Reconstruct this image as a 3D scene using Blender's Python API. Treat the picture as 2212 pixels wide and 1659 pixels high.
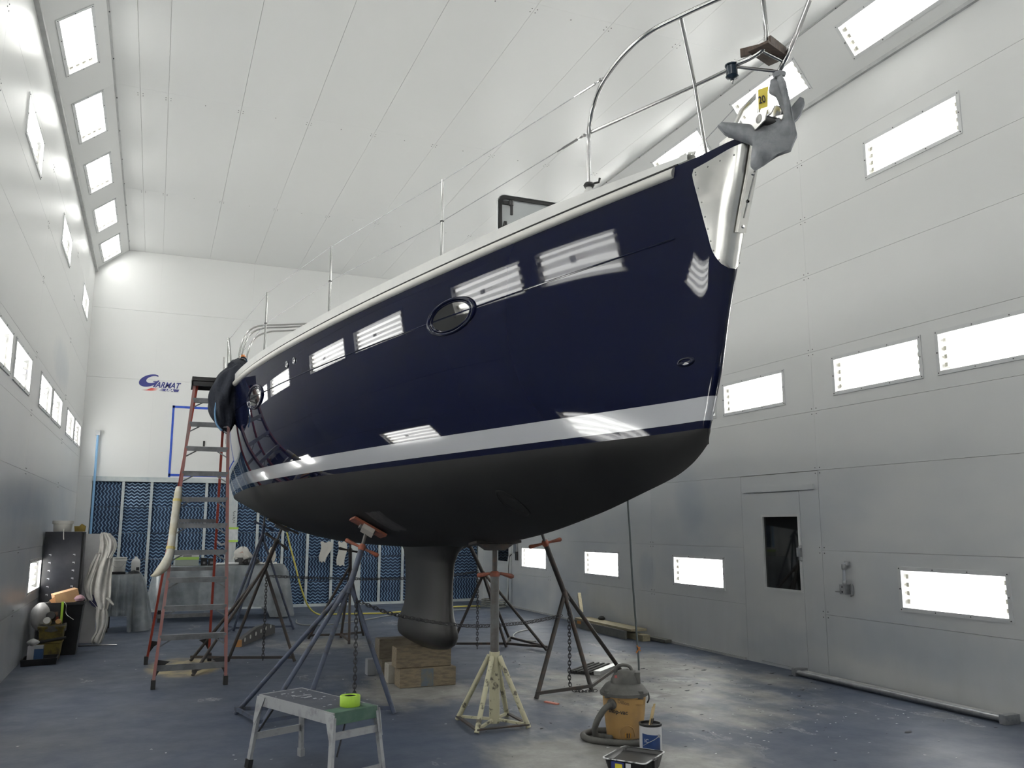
import bpy, bmesh, math, random
from mathutils import Vector, Matrix
random.seed(7)
for o in list(bpy.data.objects): bpy.data.objects.remove(o, do_unlink=True)
SC = bpy.context.scene
COL = SC.collection
# ------------------------------------------------------------------ camera
cd = bpy.data.cameras.new('camera'); cam = bpy.data.objects.new('camera', cd); COL.objects.link(cam)
cd.sensor_width = 36.0; cd.lens = 36.0*1843.0/2212.0; cd.clip_start = .05; cd.clip_end = 200
cam.location = (0, 0, 1.6)
cam.rotation_euler = (math.radians(90+9.46), 0, math.radians(-22.5))
SC.camera = cam
# ------------------------------------------------------------------ world, exposure
wd = bpy.data.worlds.new('world'); SC.world = wd; wd.use_nodes = True
wd.node_tree.nodes['Background'].inputs[0].default_value = (.6, .65, .7, 1)
wd.node_tree.nodes['Background'].inputs[1].default_value = .02
SC.view_settings.view_transform = 'Standard'; SC.view_settings.look = 'None'
SC.view_settings.gamma = 1.0; SC.view_settings.use_curve_mapping = False
SC.view_settings.exposure = -0.23
TUBE_POWER = 21.0
SC.cycles.use_denoising = True
SC.cycles.max_bounces = 10; SC.cycles.diffuse_bounces = 5; SC.cycles.glossy_bounces = 5
SC.cycles.transparent_max_bounces = 16; SC.cycles.sample_clamp_indirect = 8.0
SC.cycles.caustics_reflective = False; SC.cycles.caustics_refractive = False

# ------------------------------------------------------------------ materials
MATS = {}
def mat(name, col, rough=.5, metal=0.0, c2=None, nscale=6.0, nlo=.42, nhi=.62, detail=6.0, bump=0.0, bscale=40.0,
        spec=.5, coat=0.0, emit=None, estr=0.0, rough2=None, alpha=None, trans=0.0, stretch=None):
    if name in MATS: return MATS[name]
    m = bpy.data.materials.new(name); m.use_nodes = True; nt = m.node_tree; N = nt.nodes; L = nt.links
    b = N['Principled BSDF']
    b.inputs['Base Color'].default_value = (*col, 1); b.inputs['Roughness'].default_value = rough
    b.inputs['Metallic'].default_value = metal; b.inputs['Specular IOR Level'].default_value = spec
    b.inputs['Coat Weight'].default_value = coat; b.inputs['Coat Roughness'].default_value = .02
    b.inputs['Transmission Weight'].default_value = trans
    tc = N.new('ShaderNodeTexCoord'); mp = N.new('ShaderNodeMapping'); L.new(tc.outputs['Object'], mp.inputs[0])
    if stretch: mp.inputs['Scale'].default_value = stretch
    if c2 is not None or rough2 is not None:
        nz = N.new('ShaderNodeTexNoise'); nz.inputs['Scale'].default_value = nscale; nz.inputs['Detail'].default_value = detail
        nz.inputs['Roughness'].default_value = .6
        L.new(mp.outputs[0], nz.inputs['Vector'])
        mr = N.new('ShaderNodeMapRange'); mr.inputs[1].default_value = nlo; mr.inputs[2].default_value = nhi
        L.new(nz.outputs['Fac'], mr.inputs[0])
        if c2 is not None:
            mx = N.new('ShaderNodeMix'); mx.data_type = 'RGBA'
            mx.inputs[6].default_value = (*col, 1); mx.inputs[7].default_value = (*c2, 1)
            L.new(mr.outputs[0], mx.inputs[0]); L.new(mx.outputs[2], b.inputs['Base Color'])
        if rough2 is not None:
            m2 = N.new('ShaderNodeMapRange'); m2.inputs[3].default_value = rough; m2.inputs[4].default_value = rough2
            L.new(mr.outputs[0], m2.inputs[0]); L.new(m2.outputs[0], b.inputs['Roughness'])
    if bump:
        n2 = N.new('ShaderNodeTexNoise'); n2.inputs['Scale'].default_value = bscale; n2.inputs['Detail'].default_value = 4
        L.new(mp.outputs[0], n2.inputs['Vector'])
        bp = N.new('ShaderNodeBump'); bp.inputs['Strength'].default_value = bump; bp.inputs['Distance'].default_value = .01
        L.new(n2.outputs['Fac'], bp.inputs['Height']); L.new(bp.outputs[0], b.inputs['Normal'])
    if emit:
        b.inputs['Emission Color'].default_value = (*emit, 1); b.inputs['Emission Strength'].default_value = estr
    if alpha is not None: b.inputs['Alpha'].default_value = alpha
    MATS[name] = m; return m

def nodes_of(name):
    m = bpy.data.materials.new(name); m.use_nodes = True; MATS[name] = m
    return m, m.node_tree.nodes, m.node_tree.links, m.node_tree.nodes['Principled BSDF']
def noise(N, L, src, scale, detail=6, rough=.6):
    n = N.new('ShaderNodeTexNoise'); n.inputs['Scale'].default_value = scale; n.inputs['Detail'].default_value = detail
    n.inputs['Roughness'].default_value = rough; L.new(src, n.inputs['Vector']); return n.outputs['Fac']
def rng(N, L, src, a, b, c=0.0, d=1.0):
    n = N.new('ShaderNodeMapRange'); n.inputs[1].default_value = a; n.inputs[2].default_value = b
    n.inputs[3].default_value = c; n.inputs[4].default_value = d; L.new(src, n.inputs[0]); return n.outputs[0]
def mth(N, L, op, a, b=None, c=None):
    n = N.new('ShaderNodeMath'); n.operation = op
    for i, v in enumerate((a, b, c)):
        if v is None: continue
        if isinstance(v, (int, float)): n.inputs[i].default_value = v
        else: L.new(v, n.inputs[i])
    return n.outputs[0]
def mixc(N, L, f, a, b):
    n = N.new('ShaderNodeMix'); n.data_type = 'RGBA'
    if isinstance(f, (int, float)): n.inputs[0].default_value = f
    else: L.new(f, n.inputs[0])
    for i, v in ((6, a), (7, b)):
        if isinstance(v, tuple): n.inputs[i].default_value = (*v, 1)
        else: L.new(v, n.inputs[i])
    return n.outputs[2]

def wall_material(name, base, stain_amount):
    m, N, L, b = nodes_of(name)
    tc = N.new('ShaderNodeTexCoord'); g = N.new('ShaderNodeNewGeometry'); P = g.outputs['Position']
    sx = N.new('ShaderNodeSeparateXYZ'); L.new(P, sx.inputs[0]); z = sx.outputs['Z']
    mp = N.new('ShaderNodeMapping'); mp.inputs['Scale'].default_value = (1, .45, .8); L.new(P, mp.inputs[0])
    cl = rng(N, L, noise(N, L, mp.outputs[0], .55, 4), .46, .68)
    low = rng(N, L, z, 3.2, .3)                       # blue overspray was sprayed at working height
    st = mth(N, L, 'MULTIPLY', mth(N, L, 'MULTIPLY', cl, low), stain_amount)
    c = mixc(N, L, st, base, (.20, .29, .42))
    haze = mth(N, L, 'MULTIPLY', mth(N, L, 'ADD', mth(N, L, 'MULTIPLY', rng(N, L, noise(N, L, mp.outputs[0], .35, 3), .35, .65), .5), .5), mth(N, L, 'MULTIPLY', rng(N, L, z, 2.9, 1.0), .16*min(1, stain_amount*1.4)))
    c = mixc(N, L, haze, c, (.36, .385, .405))
    if stain_amount > 0:
        sx2 = N.new('ShaderNodeSeparateXYZ'); L.new(P, sx2.inputs[0])
        for (cy, cz, ry, rz, xs) in ((9.95, 1.95, .38, .5, 1), (11.1, .95, .25, .3, 1), (6.2, .45, 1.6, .28, 1), (13.6, 3.9, 1.2, .35, -1), (12.2, 1.7, 2.2, .35, -1)):
            dy = mth(N, L, 'DIVIDE', mth(N, L, 'SUBTRACT', sx2.outputs['Y'], cy), ry); dz = mth(N, L, 'DIVIDE', mth(N, L, 'SUBTRACT', z, cz), rz)
            dd = mth(N, L, 'ADD', mth(N, L, 'MULTIPLY', dy, dy), mth(N, L, 'MULTIPLY', dz, dz))
            blot = mth(N, L, 'MULTIPLY', rng(N, L, mth(N, L, 'ADD', dd, mth(N, L, 'MULTIPLY', noise(N, L, P, 2.5, 4), .9)), 1.5, .25), rng(N, L, mth(N, L, 'MULTIPLY', sx2.outputs['X'], xs), 1.0 if xs > 0 else 1.2, 1.3))
            c = mixc(N, L, mth(N, L, 'MULTIPLY', blot, .34), c, (.24, .33, .44))
    mp2 = N.new('ShaderNodeMapping'); mp2.inputs['Scale'].default_value = (1.5, 1.5, .25); L.new(P, mp2.inputs[0])
    dirt = mth(N, L, 'MULTIPLY', rng(N, L, noise(N, L, mp2.outputs[0], 3, 8), .45, .75), mth(N, L, 'MULTIPLY', rng(N, L, z, 1.6, 0), .22))
    c = mixc(N, L, dirt, c, (.42, .43, .42))
    L.new(c, b.inputs['Base Color'])
    b.inputs['Roughness'].default_value = .30
    b.inputs['Specular IOR Level'].default_value = .55
    bp = N.new('ShaderNodeBump'); bp.inputs['Strength'].default_value = .035; bp.inputs['Distance'].default_value = .02
    L.new(noise(N, L, mp.outputs[0], .8, 1), bp.inputs['Height']); L.new(bp.outputs[0], b.inputs['Normal'])
    return m
M_WALL = wall_material('wall_panel_paint', (.75, .755, .745), .62)
M_CEIL = wall_material('ceiling_panel_paint', (.74, .745, .735), 0.0)
M_GAP = mat('seam_shadow_gap', (.55, .55, .55), .8)
M_TRIM = mat('grey_trim', (.50, .505, .50), .45, c2=(.42, .43, .43))
M_WHITE = mat('white_paint', (.74, .745, .74), .35, c2=(.66, .67, .67), nscale=3)
M_DARKDOT = mat('dark_screw', (.08, .08, .085), .4, .6)
M_GALV = mat('galvanised_steel', (.42, .43, .44), .42, .9, c2=(.32, .33, .35), nscale=14)
M_CHROME = mat('polished_stainless', (.46, .46, .455), .12, 1.0)
M_STEEL = mat('brushed_stainless_plate', (.60, .60, .58), .20, 1.0, rough2=.27, nscale=5, c2=(.70, .69, .66))
M_BLACK = mat('black_plastic', (.012, .012, .013), .38, c2=(.02, .02, .021))
M_RUBBER = mat('black_rubber', (.018, .018, .018), .7)
M_GLASSDK = mat('dark_window_glass', (.012, .013, .013), .03, spec=.7)
M_REFL = mat('lamp_reflector_white', (.82, .82, .82), .4)
M_TUBE = mat('fluorescent_tube', (.9, .9, .9), .5, emit=(1.0, .985, .955), estr=TUBE_POWER)
def pane_material():
    m, N, L, b = nodes_of('lamp_glass_pane')
    N.remove(b); out = N['Material Output']
    tr = N.new('ShaderNodeBsdfTransparent'); tr.inputs[0].default_value = (.94, .955, .95, 1)
    gl = N.new('ShaderNodeBsdfGlossy'); gl.inputs['Roughness'].default_value = .02
    fr = N.new('ShaderNodeFresnel'); fr.inputs[0].default_value = 1.45
    mx = N.new('ShaderNodeMixShader'); L.new(fr.outputs[0], mx.inputs[0]); L.new(tr.outputs[0], mx.inputs[1]); L.new(gl.outputs[0], mx.inputs[2])
    L.new(mx.outputs[0], out.inputs[0]); return m
M_PANE = pane_material()

# ------------------------------------------------------------------ geometry helpers
class MB:
    def __init__(s): s.v = []; s.f = []; s.mi = []; s.cur = 0
    def add(s, vs, fs):
        o = len(s.v); s.v += [tuple(p) for p in vs]; s.f += [tuple(i+o for i in f) for f in fs]; s.mi += [s.cur]*len(fs); return s
    def box(s, a, b):
        x0, y0, z0 = (min(a[i], b[i]) for i in range(3)); x1, y1, z1 = (max(a[i], b[i]) for i in range(3))
        return s.add([(x0,y0,z0),(x1,y0,z0),(x1,y1,z0),(x0,y1,z0),(x0,y0,z1),(x1,y0,z1),(x1,y1,z1),(x0,y1,z1)],
                     [(0,3,2,1),(4,5,6,7),(0,1,5,4),(1,2,6,5),(2,3,7,6),(3,0,4,7)])
    def obox(s, c, ux, uy, uz):
        c = Vector(c); ux, uy, uz = Vector(ux), Vector(uy), Vector(uz)
        vs = [c+ux*a+uy*b+uz*d for d in (-1,1) for a, b in ((-1,-1),(1,-1),(1,1),(-1,1))]
        return s.add(vs, [(0,3,2,1),(4,5,6,7),(0,1,5,4),(1,2,6,5),(2,3,7,6),(3,0,4,7)])
    def bar(s, p, q, w, h, up=(0,0,1)):
        p, q = Vector(p), Vector(q); d = (q-p); l = d.length; d.normalize(); up = Vector(up)
        if abs(d.dot(up)) > .98: up = Vector((1,0,0))
        sd = d.cross(up).normalized(); u2 = sd.cross(d)
        return s.obox((p+q)/2, d*l/2, sd*w/2, u2*h/2)
    def cyl(s, p, q, r, r2=None, n=10, cap=True):
        return s.tube([p, q], [r, r if r2 is None else r2], n, cap)
    def tube(s, path, r, n=8, cap=True, closed=False):
        P = [Vector(p) for p in path]; k = len(P); R = r if isinstance(r, (list, tuple)) else [r]*k
        T = []
        for i in range(k):
            a = P[(i-1) % k] if (i or closed) else P[0]; b = P[(i+1) % k] if (i < k-1 or closed) else P[-1]
            t = (b-a); T.append(t.normalized() if t.length > 1e-9 else Vector((0,0,1)))
        ref = Vector((0,0,1)) if abs(T[0].z) < .9 else Vector((1,0,0))
        x = T[0].cross(ref).normalized(); o = len(s.v)
        for i in range(k):
            x = (x - T[i]*x.dot(T[i])).normalized(); y = T[i].cross(x)
            for j in range(n):
                a = 2*math.pi*j/n; s.v.append(tuple(P[i]+(x*math.cos(a)+y*math.sin(a))*R[i]))
        for i in range(k if closed else k-1):
            i2 = (i+1) % k
            for j in range(n):
                j2 = (j+1) % n; s.f.append((o+i*n+j, o+i*n+j2, o+i2*n+j2, o+i2*n+j)); s.mi.append(s.cur)
        if cap and not closed:
            s.f.append(tuple(o+j for j in reversed(range(n)))); s.f.append(tuple(o+(k-1)*n+j for j in range(n))); s.mi += [s.cur]*2
        return s
    def lathe(s, c, prof, n=24, axis=None, sx=1.0, sy=1.0):
        """prof: list of (radius, height); axis: 3x3 columns (x,y,z) or None"""
        c = Vector(c); ax = axis or (Vector((1,0,0)), Vector((0,1,0)), Vector((0,0,1))); o = len(s.v); k = len(prof)
        for r, h in prof:
            for j in range(n):
                a = 2*math.pi*j/n; s.v.append(tuple(c+ax[0]*(r*math.cos(a)*sx)+ax[1]*(r*math.sin(a)*sy)+ax[2]*h))
        for i in range(k-1):
            for j in range(n):
                j2 = (j+1) % n; s.f.append((o+i*n+j, o+i*n+j2, o+(i+1)*n+j2, o+(i+1)*n+j)); s.mi.append(s.cur)
        if prof[0][0] > 1e-5: s.f.append(tuple(o+j for j in reversed(range(n)))); s.mi.append(s.cur)
        if prof[-1][0] > 1e-5: s.f.append(tuple(o+(k-1)*n+j for j in range(n))); s.mi.append(s.cur)
        return s
    def grid(s, rows, closed=False):
        o = len(s.v); n = len(rows[0])
        for r in rows: s.v += [tuple(p) for p in r]
        for i in range(len(rows)-1):
            for j in range(n if closed else n-1):
                j2 = (j+1) % n; s.f.append((o+i*n+j, o+i*n+j2, o+(i+1)*n+j2, o+(i+1)*n+j)); s.mi.append(s.cur)
        return s
    def prism(s, poly, off):
        """poly: 3d points, extruded by vector off"""
        n = len(poly); off = Vector(off); vs = [Vector(p) for p in poly]+[Vector(p)+off for p in poly]
        fs = [tuple(reversed(range(n))), tuple(range(n, 2*n))]+[(i, (i+1) % n, n+(i+1) % n, n+i) for i in range(n)]
        return s.add(vs, fs)
    def build(s, name, m, parent=None, smooth=False, local=False, angle=40, **props):
        me = bpy.data.meshes.new(name); off = Vector((0,0,0))
        if parent is not None and not local: off = world_loc(parent)
        me.from_pydata([(x-off.x, y-off.y, z-off.z) for x, y, z in s.v], [], s.f)
        ms = m if isinstance(m, (list, tuple)) else [m]
        for q in ms: me.materials.append(q)
        if len(ms) > 1: me.polygons.foreach_set('material_index', s.mi)
        me.validate(); 
        if smooth:
            me.polygons.foreach_set('use_smooth', [True]*len(me.polygons))
            if angle: me.set_sharp_from_angle(angle=math.radians(angle))
        me.update()
        o = bpy.data.objects.new(name, me); COL.objects.link(o)
        if parent is not None: o.parent = parent
        for k, v in props.items(): o[k] = v
        return o
def world_loc(o):
    v = Vector(o.location); 
    while o.parent: o = o.parent; v += Vector(o.location)
    return v
def thing(name, label, cat, loc=(0,0,0), group=None, rz=0.0):
    o = bpy.data.objects.new(name, None); COL.objects.link(o); o.location = loc; o.rotation_euler = (0,0,rz)
    o.empty_display_size = .1; o['label'] = label; o['category'] = cat
    if group: o['group'] = group
    return o
def tag(o, label, cat, group=None):
    o['label'] = label; o['category'] = cat
    if group: o['group'] = group
    return o
def instance(src, name, parent, loc=None):
    c = src.copy(); c.name = name; COL.objects.link(c); c.parent = parent
    if loc is not None: c.location = loc
    return c
def copy_tree(root, loc, rz=None):
    r = root.copy(); COL.objects.link(r); r.location = loc
    if rz is not None: r.rotation_euler = (0, 0, rz)
    for ch in list(root.children):
        c = ch.copy(); COL.objects.link(c); c.parent = r
        for g in list(ch.children):
            d = g.copy(); COL.objects.link(d); d.parent = c
    return r
def smoothpath(pts, n=8):
    P = [Vector(p) for p in pts]; out = []
    for i in range(len(P)-1):
        p0 = P[max(i-1,0)]; p1 = P[i]; p2 = P[i+1]; p3 = P[min(i+2,len(P)-1)]
        for k in range(n):
            t = k/n; out.append(.5*((2*p1)+(p2-p0)*t+(2*p0-5*p1+4*p2-p3)*t*t+(3*p1-p0-3*p2+p3)*t**3))
    out.append(P[-1]); return out
def text_mesh(name, body, size, m, parent, origin, right, up, shear=0.0, bold=0.0, extrude=.001, sx=1.0, local=False):
    cu = bpy.data.curves.new(name, 'FONT'); cu.body = body; cu.size = size; cu.shear = shear; cu.offset = bold; cu.extrude = extrude
    cu.resolution_u = 3
    tmp = bpy.data.objects.new(name+'_tmp', cu); COL.objects.link(tmp); bpy.context.view_layer.update()
    me = bpy.data.meshes.new_from_object(tmp); bpy.data.objects.remove(tmp); bpy.data.curves.remove(cu)
    r = Vector(right).normalized(); u = Vector(up).normalized(); n = r.cross(u); o = Vector(origin)
    off = Vector((0,0,0)) if local or parent is None else world_loc(parent)
    for v in me.vertices:
        v.co = o+r*(v.co.x*sx)+u*v.co.y+n*v.co.z-off
    me.name = name; me.materials.clear(); me.materials.append(m)
    ob = bpy.data.objects.new(name, me); COL.objects.link(ob)
    if parent is not None: ob.parent = parent
    return ob

# ------------------------------------------------------------------ the room
XL, XR, YB, YF = -1.365, 6.75, 17.95, -3.0
ZL, ZR, ZC = 6.55, 6.43, 7.01; XLI, XRI = -.79, 6.32
YS = [-3.0, .5, 4.0, 7.46, 10.95, 14.5, 17.95]
ZS = [0.0, .66, 1.34, 2.21, 2.87, 3.54, 4.43, 5.10, 5.80]
def struct(o): o['kind'] = 'structure'; return o
# floor
def floor_material():
    m, N, L, b = nodes_of('painted_concrete_floor')
    g = N.new('ShaderNodeNewGeometry'); P = g.outputs['Position']
    sx = N.new('ShaderNodeSeparateXYZ'); L.new(P, sx.inputs[0]); X, Y = sx.outputs['X'], sx.outputs['Y']
    def spot(cx, cy, r, k=1.0):
        dx = mth(N, L, 'SUBTRACT', X, cx); dy = mth(N, L, 'MULTIPLY', mth(N, L, 'SUBTRACT', Y, cy), k)
        d = mth(N, L, 'SQRT', mth(N, L, 'ADD', mth(N, L, 'MULTIPLY', dx, dx), mth(N, L, 'MULTIPLY', dy, dy)))
        return rng(N, L, d, r, 0.0)
    n1 = noise(N, L, P, .9, 9, .62); n2 = noise(N, L, P, 3.2, 8, .65); n3 = noise(N, L, P, 24, 5, .6)
    mp = N.new('ShaderNodeMapping'); mp.inputs['Rotation'].default_value = (0, 0, .6); mp.inputs['Scale'].default_value = (1.0, .35, 1); L.new(P, mp.inputs[0])
    n4 = noise(N, L, mp.outputs[0], 2.2, 8, .6)
    wear = mth(N, L, 'MAXIMUM', mth(N, L, 'MAXIMUM', spot(4.6, 7.6, 2.3), spot(3.0, 5.6, 1.5)), mth(N, L, 'MAXIMUM', spot(2.4, 8.6, 1.5), mth(N, L, 'MAXIMUM', spot(2.3, 12.2, 1.2), spot(5.2, 8.9, 1.8))))
    w = mth(N, L, 'ADD', mth(N, L, 'MULTIPLY', wear, .34), mth(N, L, 'ADD', mth(N, L, 'MULTIPLY', n1, .5), mth(N, L, 'MULTIPLY', n4, .5)))
    bare = rng(N, L, w, .60, .745)
    blue = mixc(N, L, rng(N, L, n2, .35, .68), (.052, .068, .106), (.070, .085, .118))
    blue = mixc(N, L, mth(N, L, 'MULTIPLY', rng(N, L, n1, .45, .65), .5), blue, (.098, .108, .128))
    conc = mixc(N, L, rng(N, L, n2, .35, .7), (.18, .178, .168), (.30, .30, .29))
    conc = mixc(N, L, rng(N, L, n3, .52, .72), conc, (.20, .20, .195))
    c = mixc(N, L, bare, blue, conc)
    dust = mth(N, L, 'MULTIPLY', rng(N, L, noise(N, L, P, 1.7, 9, .7), .56, .68), mth(N, L, 'MAXIMUM', spot(4.6, 7.9, 1.7), spot(2.5, 12.3, 1.0)))
    c = mixc(N, L, mth(N, L, 'MULTIPLY', dust, .8), c, (.62, .63, .63))
    dark = rng(N, L, n4, .60, .76)
    c = mixc(N, L, mth(N, L, 'MULTIPLY', dark, .55), c, (.07, .08, .10))
    ed = mth(N, L, 'ABSOLUTE', mth(N, L, 'SUBTRACT', w, .617)); c = mixc(N, L, mth(N, L, 'MULTIPLY', mth(N, L, 'MULTIPLY', rng(N, L, ed, .007, .001), rng(N, L, n4, .48, .62)), .35), c, (.55, .56, .55))
    oc = mth(N, L, 'MULTIPLY', rng(N, L, spot(.42, 10.9, .5, .55), .12, .35), 1.0)
    c = mixc(N, L, mth(N, L, 'MULTIPLY', oc, rng(N, L, n2, .35, .55)), c, (.33, .27, .15))
    L.new(c, b.inputs['Base Color'])
    L.new(rng(N, L, n2, .3, .7, .58, .44), b.inputs['Roughness']); b.inputs['Specular IOR Level'].default_value = .25
    bp = N.new('ShaderNodeBump'); bp.inputs['Strength'].default_value = .25; bp.inputs['Distance'].default_value = .004
    L.new(mth(N, L, 'ADD', n3, mth(N, L, 'MULTIPLY', bare, -.6)), bp.inputs['Height']); L.new(bp.outputs[0], b.inputs['Normal'])
    return m
struct(MB().box((XL-.2, YF-.2, -.1), (XR+.2, YB+.3, 0)).build('floor', floor_material()))

# recessed fluorescent fixtures: one prototype (local x along the tubes, y across, z out of the wall)
LW, LH_ = 1.12, .35
def fixture_meshes():
    w, h = LW/2, LH_/2; d = .10
    hs = MB(); a, b = w+.012, h+.012
    V = [(-a,-b,-.006),(a,-b,-.006),(a,b,-.006),(-a,b,-.006),(-a+.03,-b+.03,-d),(a-.03,-b+.03,-d),(a-.03,b-.03,-d),(-a+.03,b-.03,-d)]
    hs.add(V, [(4,5,6,7),(0,1,5,4),(1,2,6,5),(2,3,7,6),(3,0,4,7)])
    fr = MB(); o = .038
    for (x0,y0,x1,y1) in ((-w-o,-h-o,w+o,-h),(-w-o,h,w+o,h+o),(-w-o,-h,-w,h),(w,-h,w+o,h)): fr.box((x0,y0,-.02),(x1,y1,.010))
    sc = MB()
    for x in (-w-.02,-w/3,w/3,w+.02):
        for y in (-h-.019,h+.019): sc.cyl((x,y,.010),(x,y,.014),.006,n=6)
    for y in (0,): sc.cyl((-w-.019,y,.010),(-w-.019,y,.014),.008,n=6); sc.cyl((w+.019,y,.010),(w+.019,y,.014),.006,n=6)
    tb = MB().cyl((-w+.05,0,0),(w-.05,0,0),.016,n=8)
    sk = MB()
    for k in range(4):
        y = (k-1.5)*.078
        for x in (-w+.035, w-.035): sk.box((x-.016,y-.02,-.098),(x+.016,y+.02,-.035))
    pn = MB().add([(-w,-h,-.004),(w,-h,-.004),(w,h,-.004),(-w,h,-.004)], [(0,1,2,3)])
    lb = MB(); lb.cur = 0; lb.box((.02,-.028,-.003),(.10,.022,-.002)); lb.cur = 1; lb.box((-.10,.006,-.003),(.012,.012,-.002)); lb.box((-.10,-.018,-.003),(.012,-.012,-.002))
    lb.cur = 0; lb.box((-.19,-.004,-.003),(-.11,.0,-.002))
    return hs, fr, sc, tb, sk, pn, lb
_f = fixture_meshes()
M_LBG = mat('label_grey', (.45, .45, .46), .5, alpha=.5); M_LBR = mat('label_red', (.5, .12, .14), .5, alpha=.45)
M_SOCK = mat('cream_tube_socket', (.80, .77, .66), .5)
M_FRAME = mat('lamp_frame_white', (.70, .71, .71), .35, c2=(.66, .67, .67))
_proto = None
NROW = {}
def fixture(origin, right, up, label, group):
    global _proto
    r = Vector(right).normalized(); u = Vector(up).normalized(); n = r.cross(u)
    t = thing('light_fixture', label, 'light', origin, group)
    t.rotation_euler = Matrix((r, u, n)).transposed().to_euler()
    if _proto is None:
        ps = [_f[0].build('reflector_housing', M_REFL, t, local=True), _f[1].build('frame', M_FRAME, t, local=True),
              _f[2].build('screws', M_DARKDOT, t, local=True, kind='stuff'), _f[4].build('tube_sockets', M_SOCK, t, local=True, kind='stuff'),
              _f[5].build('glass_pane', M_PANE, t, local=True), _f[6].build('warning_label', [M_LBG, M_LBR], t, local=True)]
        tubes = []
        for k in range(4):
            if k == 0: q = _f[3].build('fluorescent_tube', M_TUBE, t, smooth=True, local=True)
            else: q = instance(tubes[0], 'fluorescent_tube', t)
            q.location = (0, (k-1.5)*.078, -.055); tubes.append(q)
        _proto = ps+tubes
    else:
        for q in _proto:
            c = q.copy(); COL.objects.link(c); c.parent = t
    return t
HOLE = (LW/2+.014, LH_/2+.014)
# panels
def panel(parent, O, U, V, u0, u1, v0, v1, holes, m=None, th=.03, gap=.003, name='panel', ugap=.0014):
    """flat panel at O+U*u+V*v facing N=U x V, with rectangular holes"""
    O, U, V = Vector(O), Vector(U), Vector(V); Nn = U.cross(V)
    u0 += ugap/2; u1 -= ugap/2; v0 += gap/2; v1 -= gap/2
    us = sorted({u0, u1, *[x for h in holes for x in (h[0], h[1])]}); vs = sorted({v0, v1, *[x for h in holes for x in (h[2], h[3])]})
    us = [x for x in us if u0-1e-6 <= x <= u1+1e-6]; vs = [x for x in vs if v0-1e-6 <= x <= v1+1e-6]
    mb = MB(); W = lambda u, v, w: O+U*u+V*v+Nn*w
    for i in range(len(us)-1):
        for j in range(len(vs)-1):
            cu, cv = (us[i]+us[i+1])/2, (vs[j]+vs[j+1])/2
            if any(h[0] < cu < h[1] and h[2] < cv < h[3] for h in holes): continue
            mb.add([W(us[i],vs[j],0), W(us[i+1],vs[j],0), W(us[i+1],vs[j+1],0), W(us[i],vs[j+1],0)], [(0,1,2,3)])
    def rim(a, b, c, d, out):
        q = [W(a,c,0), W(b,c,0), W(b,d,0), W(a,d,0)]; k = [W(a,c,-th), W(b,c,-th), W(b,d,-th), W(a,d,-th)]
        mb.add(q+k, [((i, i+4, (i+1) % 4+4, (i+1) % 4) if out else (i, (i+1) % 4, (i+1) % 4+4, i+4)) for i in range(4)])
    rim(u0, u1, v0, v1, True)
    for h in holes: rim(h[0], h[1], h[2], h[3], False)
    return mb.build(name, m or M_WALL, parent)

def holes_for(lights, v):  return [(c-HOLE[0], c+HOLE[0], v-HOLE[1], v+HOLE[1]) for c in lights]
RB = [-1.10, 2.40, 5.89, 9.40, 12.87, 16.40]; RC = [-1.8, -.45, 1.70, 3.05, 5.19, 6.545, 8.515, 9.86, 12.05, 13.43, 15.47, 16.95]
RD = [-1.2, 2.3, 5.835, 9.81, 12.51, 15.21]; LD = [2.3, 5.83, 9.0, 12.58, 15.6]; LC = [-1.8, -.45, 1.70, 3.05, 5.19, 6.545, 8.63, 10.03, 12.06, 13.45, 15.47, 16.93]
ZB, ZCc, ZD = 5.435, 3.215, 1.0; ZBL, ZCL, ZDL = 5.50, 3.225, .98
def side_wall(name, X, out, rows, door=None):
    back = X+.14*(1 if out < 0 else -1)
    w = struct(MB().box((back, YF-.1, -.05), (back+.06*(1 if out < 0 else -1), YB+.2, ZC+.1)).build(name, M_GAP))
    # U runs along Y so that U x V points into the room
    U = Vector((0, 1, 0)) if out > 0 else Vector((0, -1, 0)); sg = U.y
    ztop = (ZR if out < 0 else ZL)
    zs = ZS+[ztop]
    for i in range(len(YS)-1):
        for j in range(len(zs)-1):
            y0, y1, z0, z1 = YS[i], YS[i+1], zs[j], zs[j+1]
            hs = []
            for cs, zc in rows:
                if z0 < zc < z1: hs += [(c-HOLE[0], c+HOLE[0], zc-HOLE[1], zc+HOLE[1]) for c in cs if y0 < c < y1]
            if door:
                split = False
                for d0, d1 in door:
                    if y0 <= d0 and d1 <= y1 and z1 <= 2.22:
                        split = True
                        for a, b in ((y0, d0), (d1, y1)):
                            if b-a < .05: continue
                            hh = [h for h in hs if a <= h[0] and h[1] <= b]
                            uu = (a, b) if sg > 0 else (-b, -a)
                            hh = hh if sg > 0 else [(-h[1], -h[0], h[2], h[3]) for h in hh]
                            panel(w, (X, 0, 0), U, (0,0,1), uu[0], uu[1], z0, z1, hh)
                if split: continue
            uu = (y0, y1) if sg > 0 else (-y1, -y0)
            hs = hs if sg > 0 else [(-h[1], -h[0], h[2], h[3]) for h in hs]
            panel(w, (X, 0, 0), U, (0,0,1), uu[0], uu[1], z0, z1, hs)
    sc = MB(); dx = .003*out
    for y in YS[1:-1]:
        for z in zs[1:-1]:
            for dy in (-.035, .035):
                for dz in (-.03, .03): sc.cyl((X, y+dy, z+dz), (X+dx, y+dy, z+dz), .006, n=6)
    sc.build('panel_screws', M_DARKDOT, w, kind='stuff')
    return w
DOOR1 = (7.46, 8.82); DOOR2 = (15.85, 17.35)
wall_r = side_wall('wall_right', XR, -1, [(RB, ZB), (RC, ZCc), (RD, ZD)], door=[DOOR1])
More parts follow.
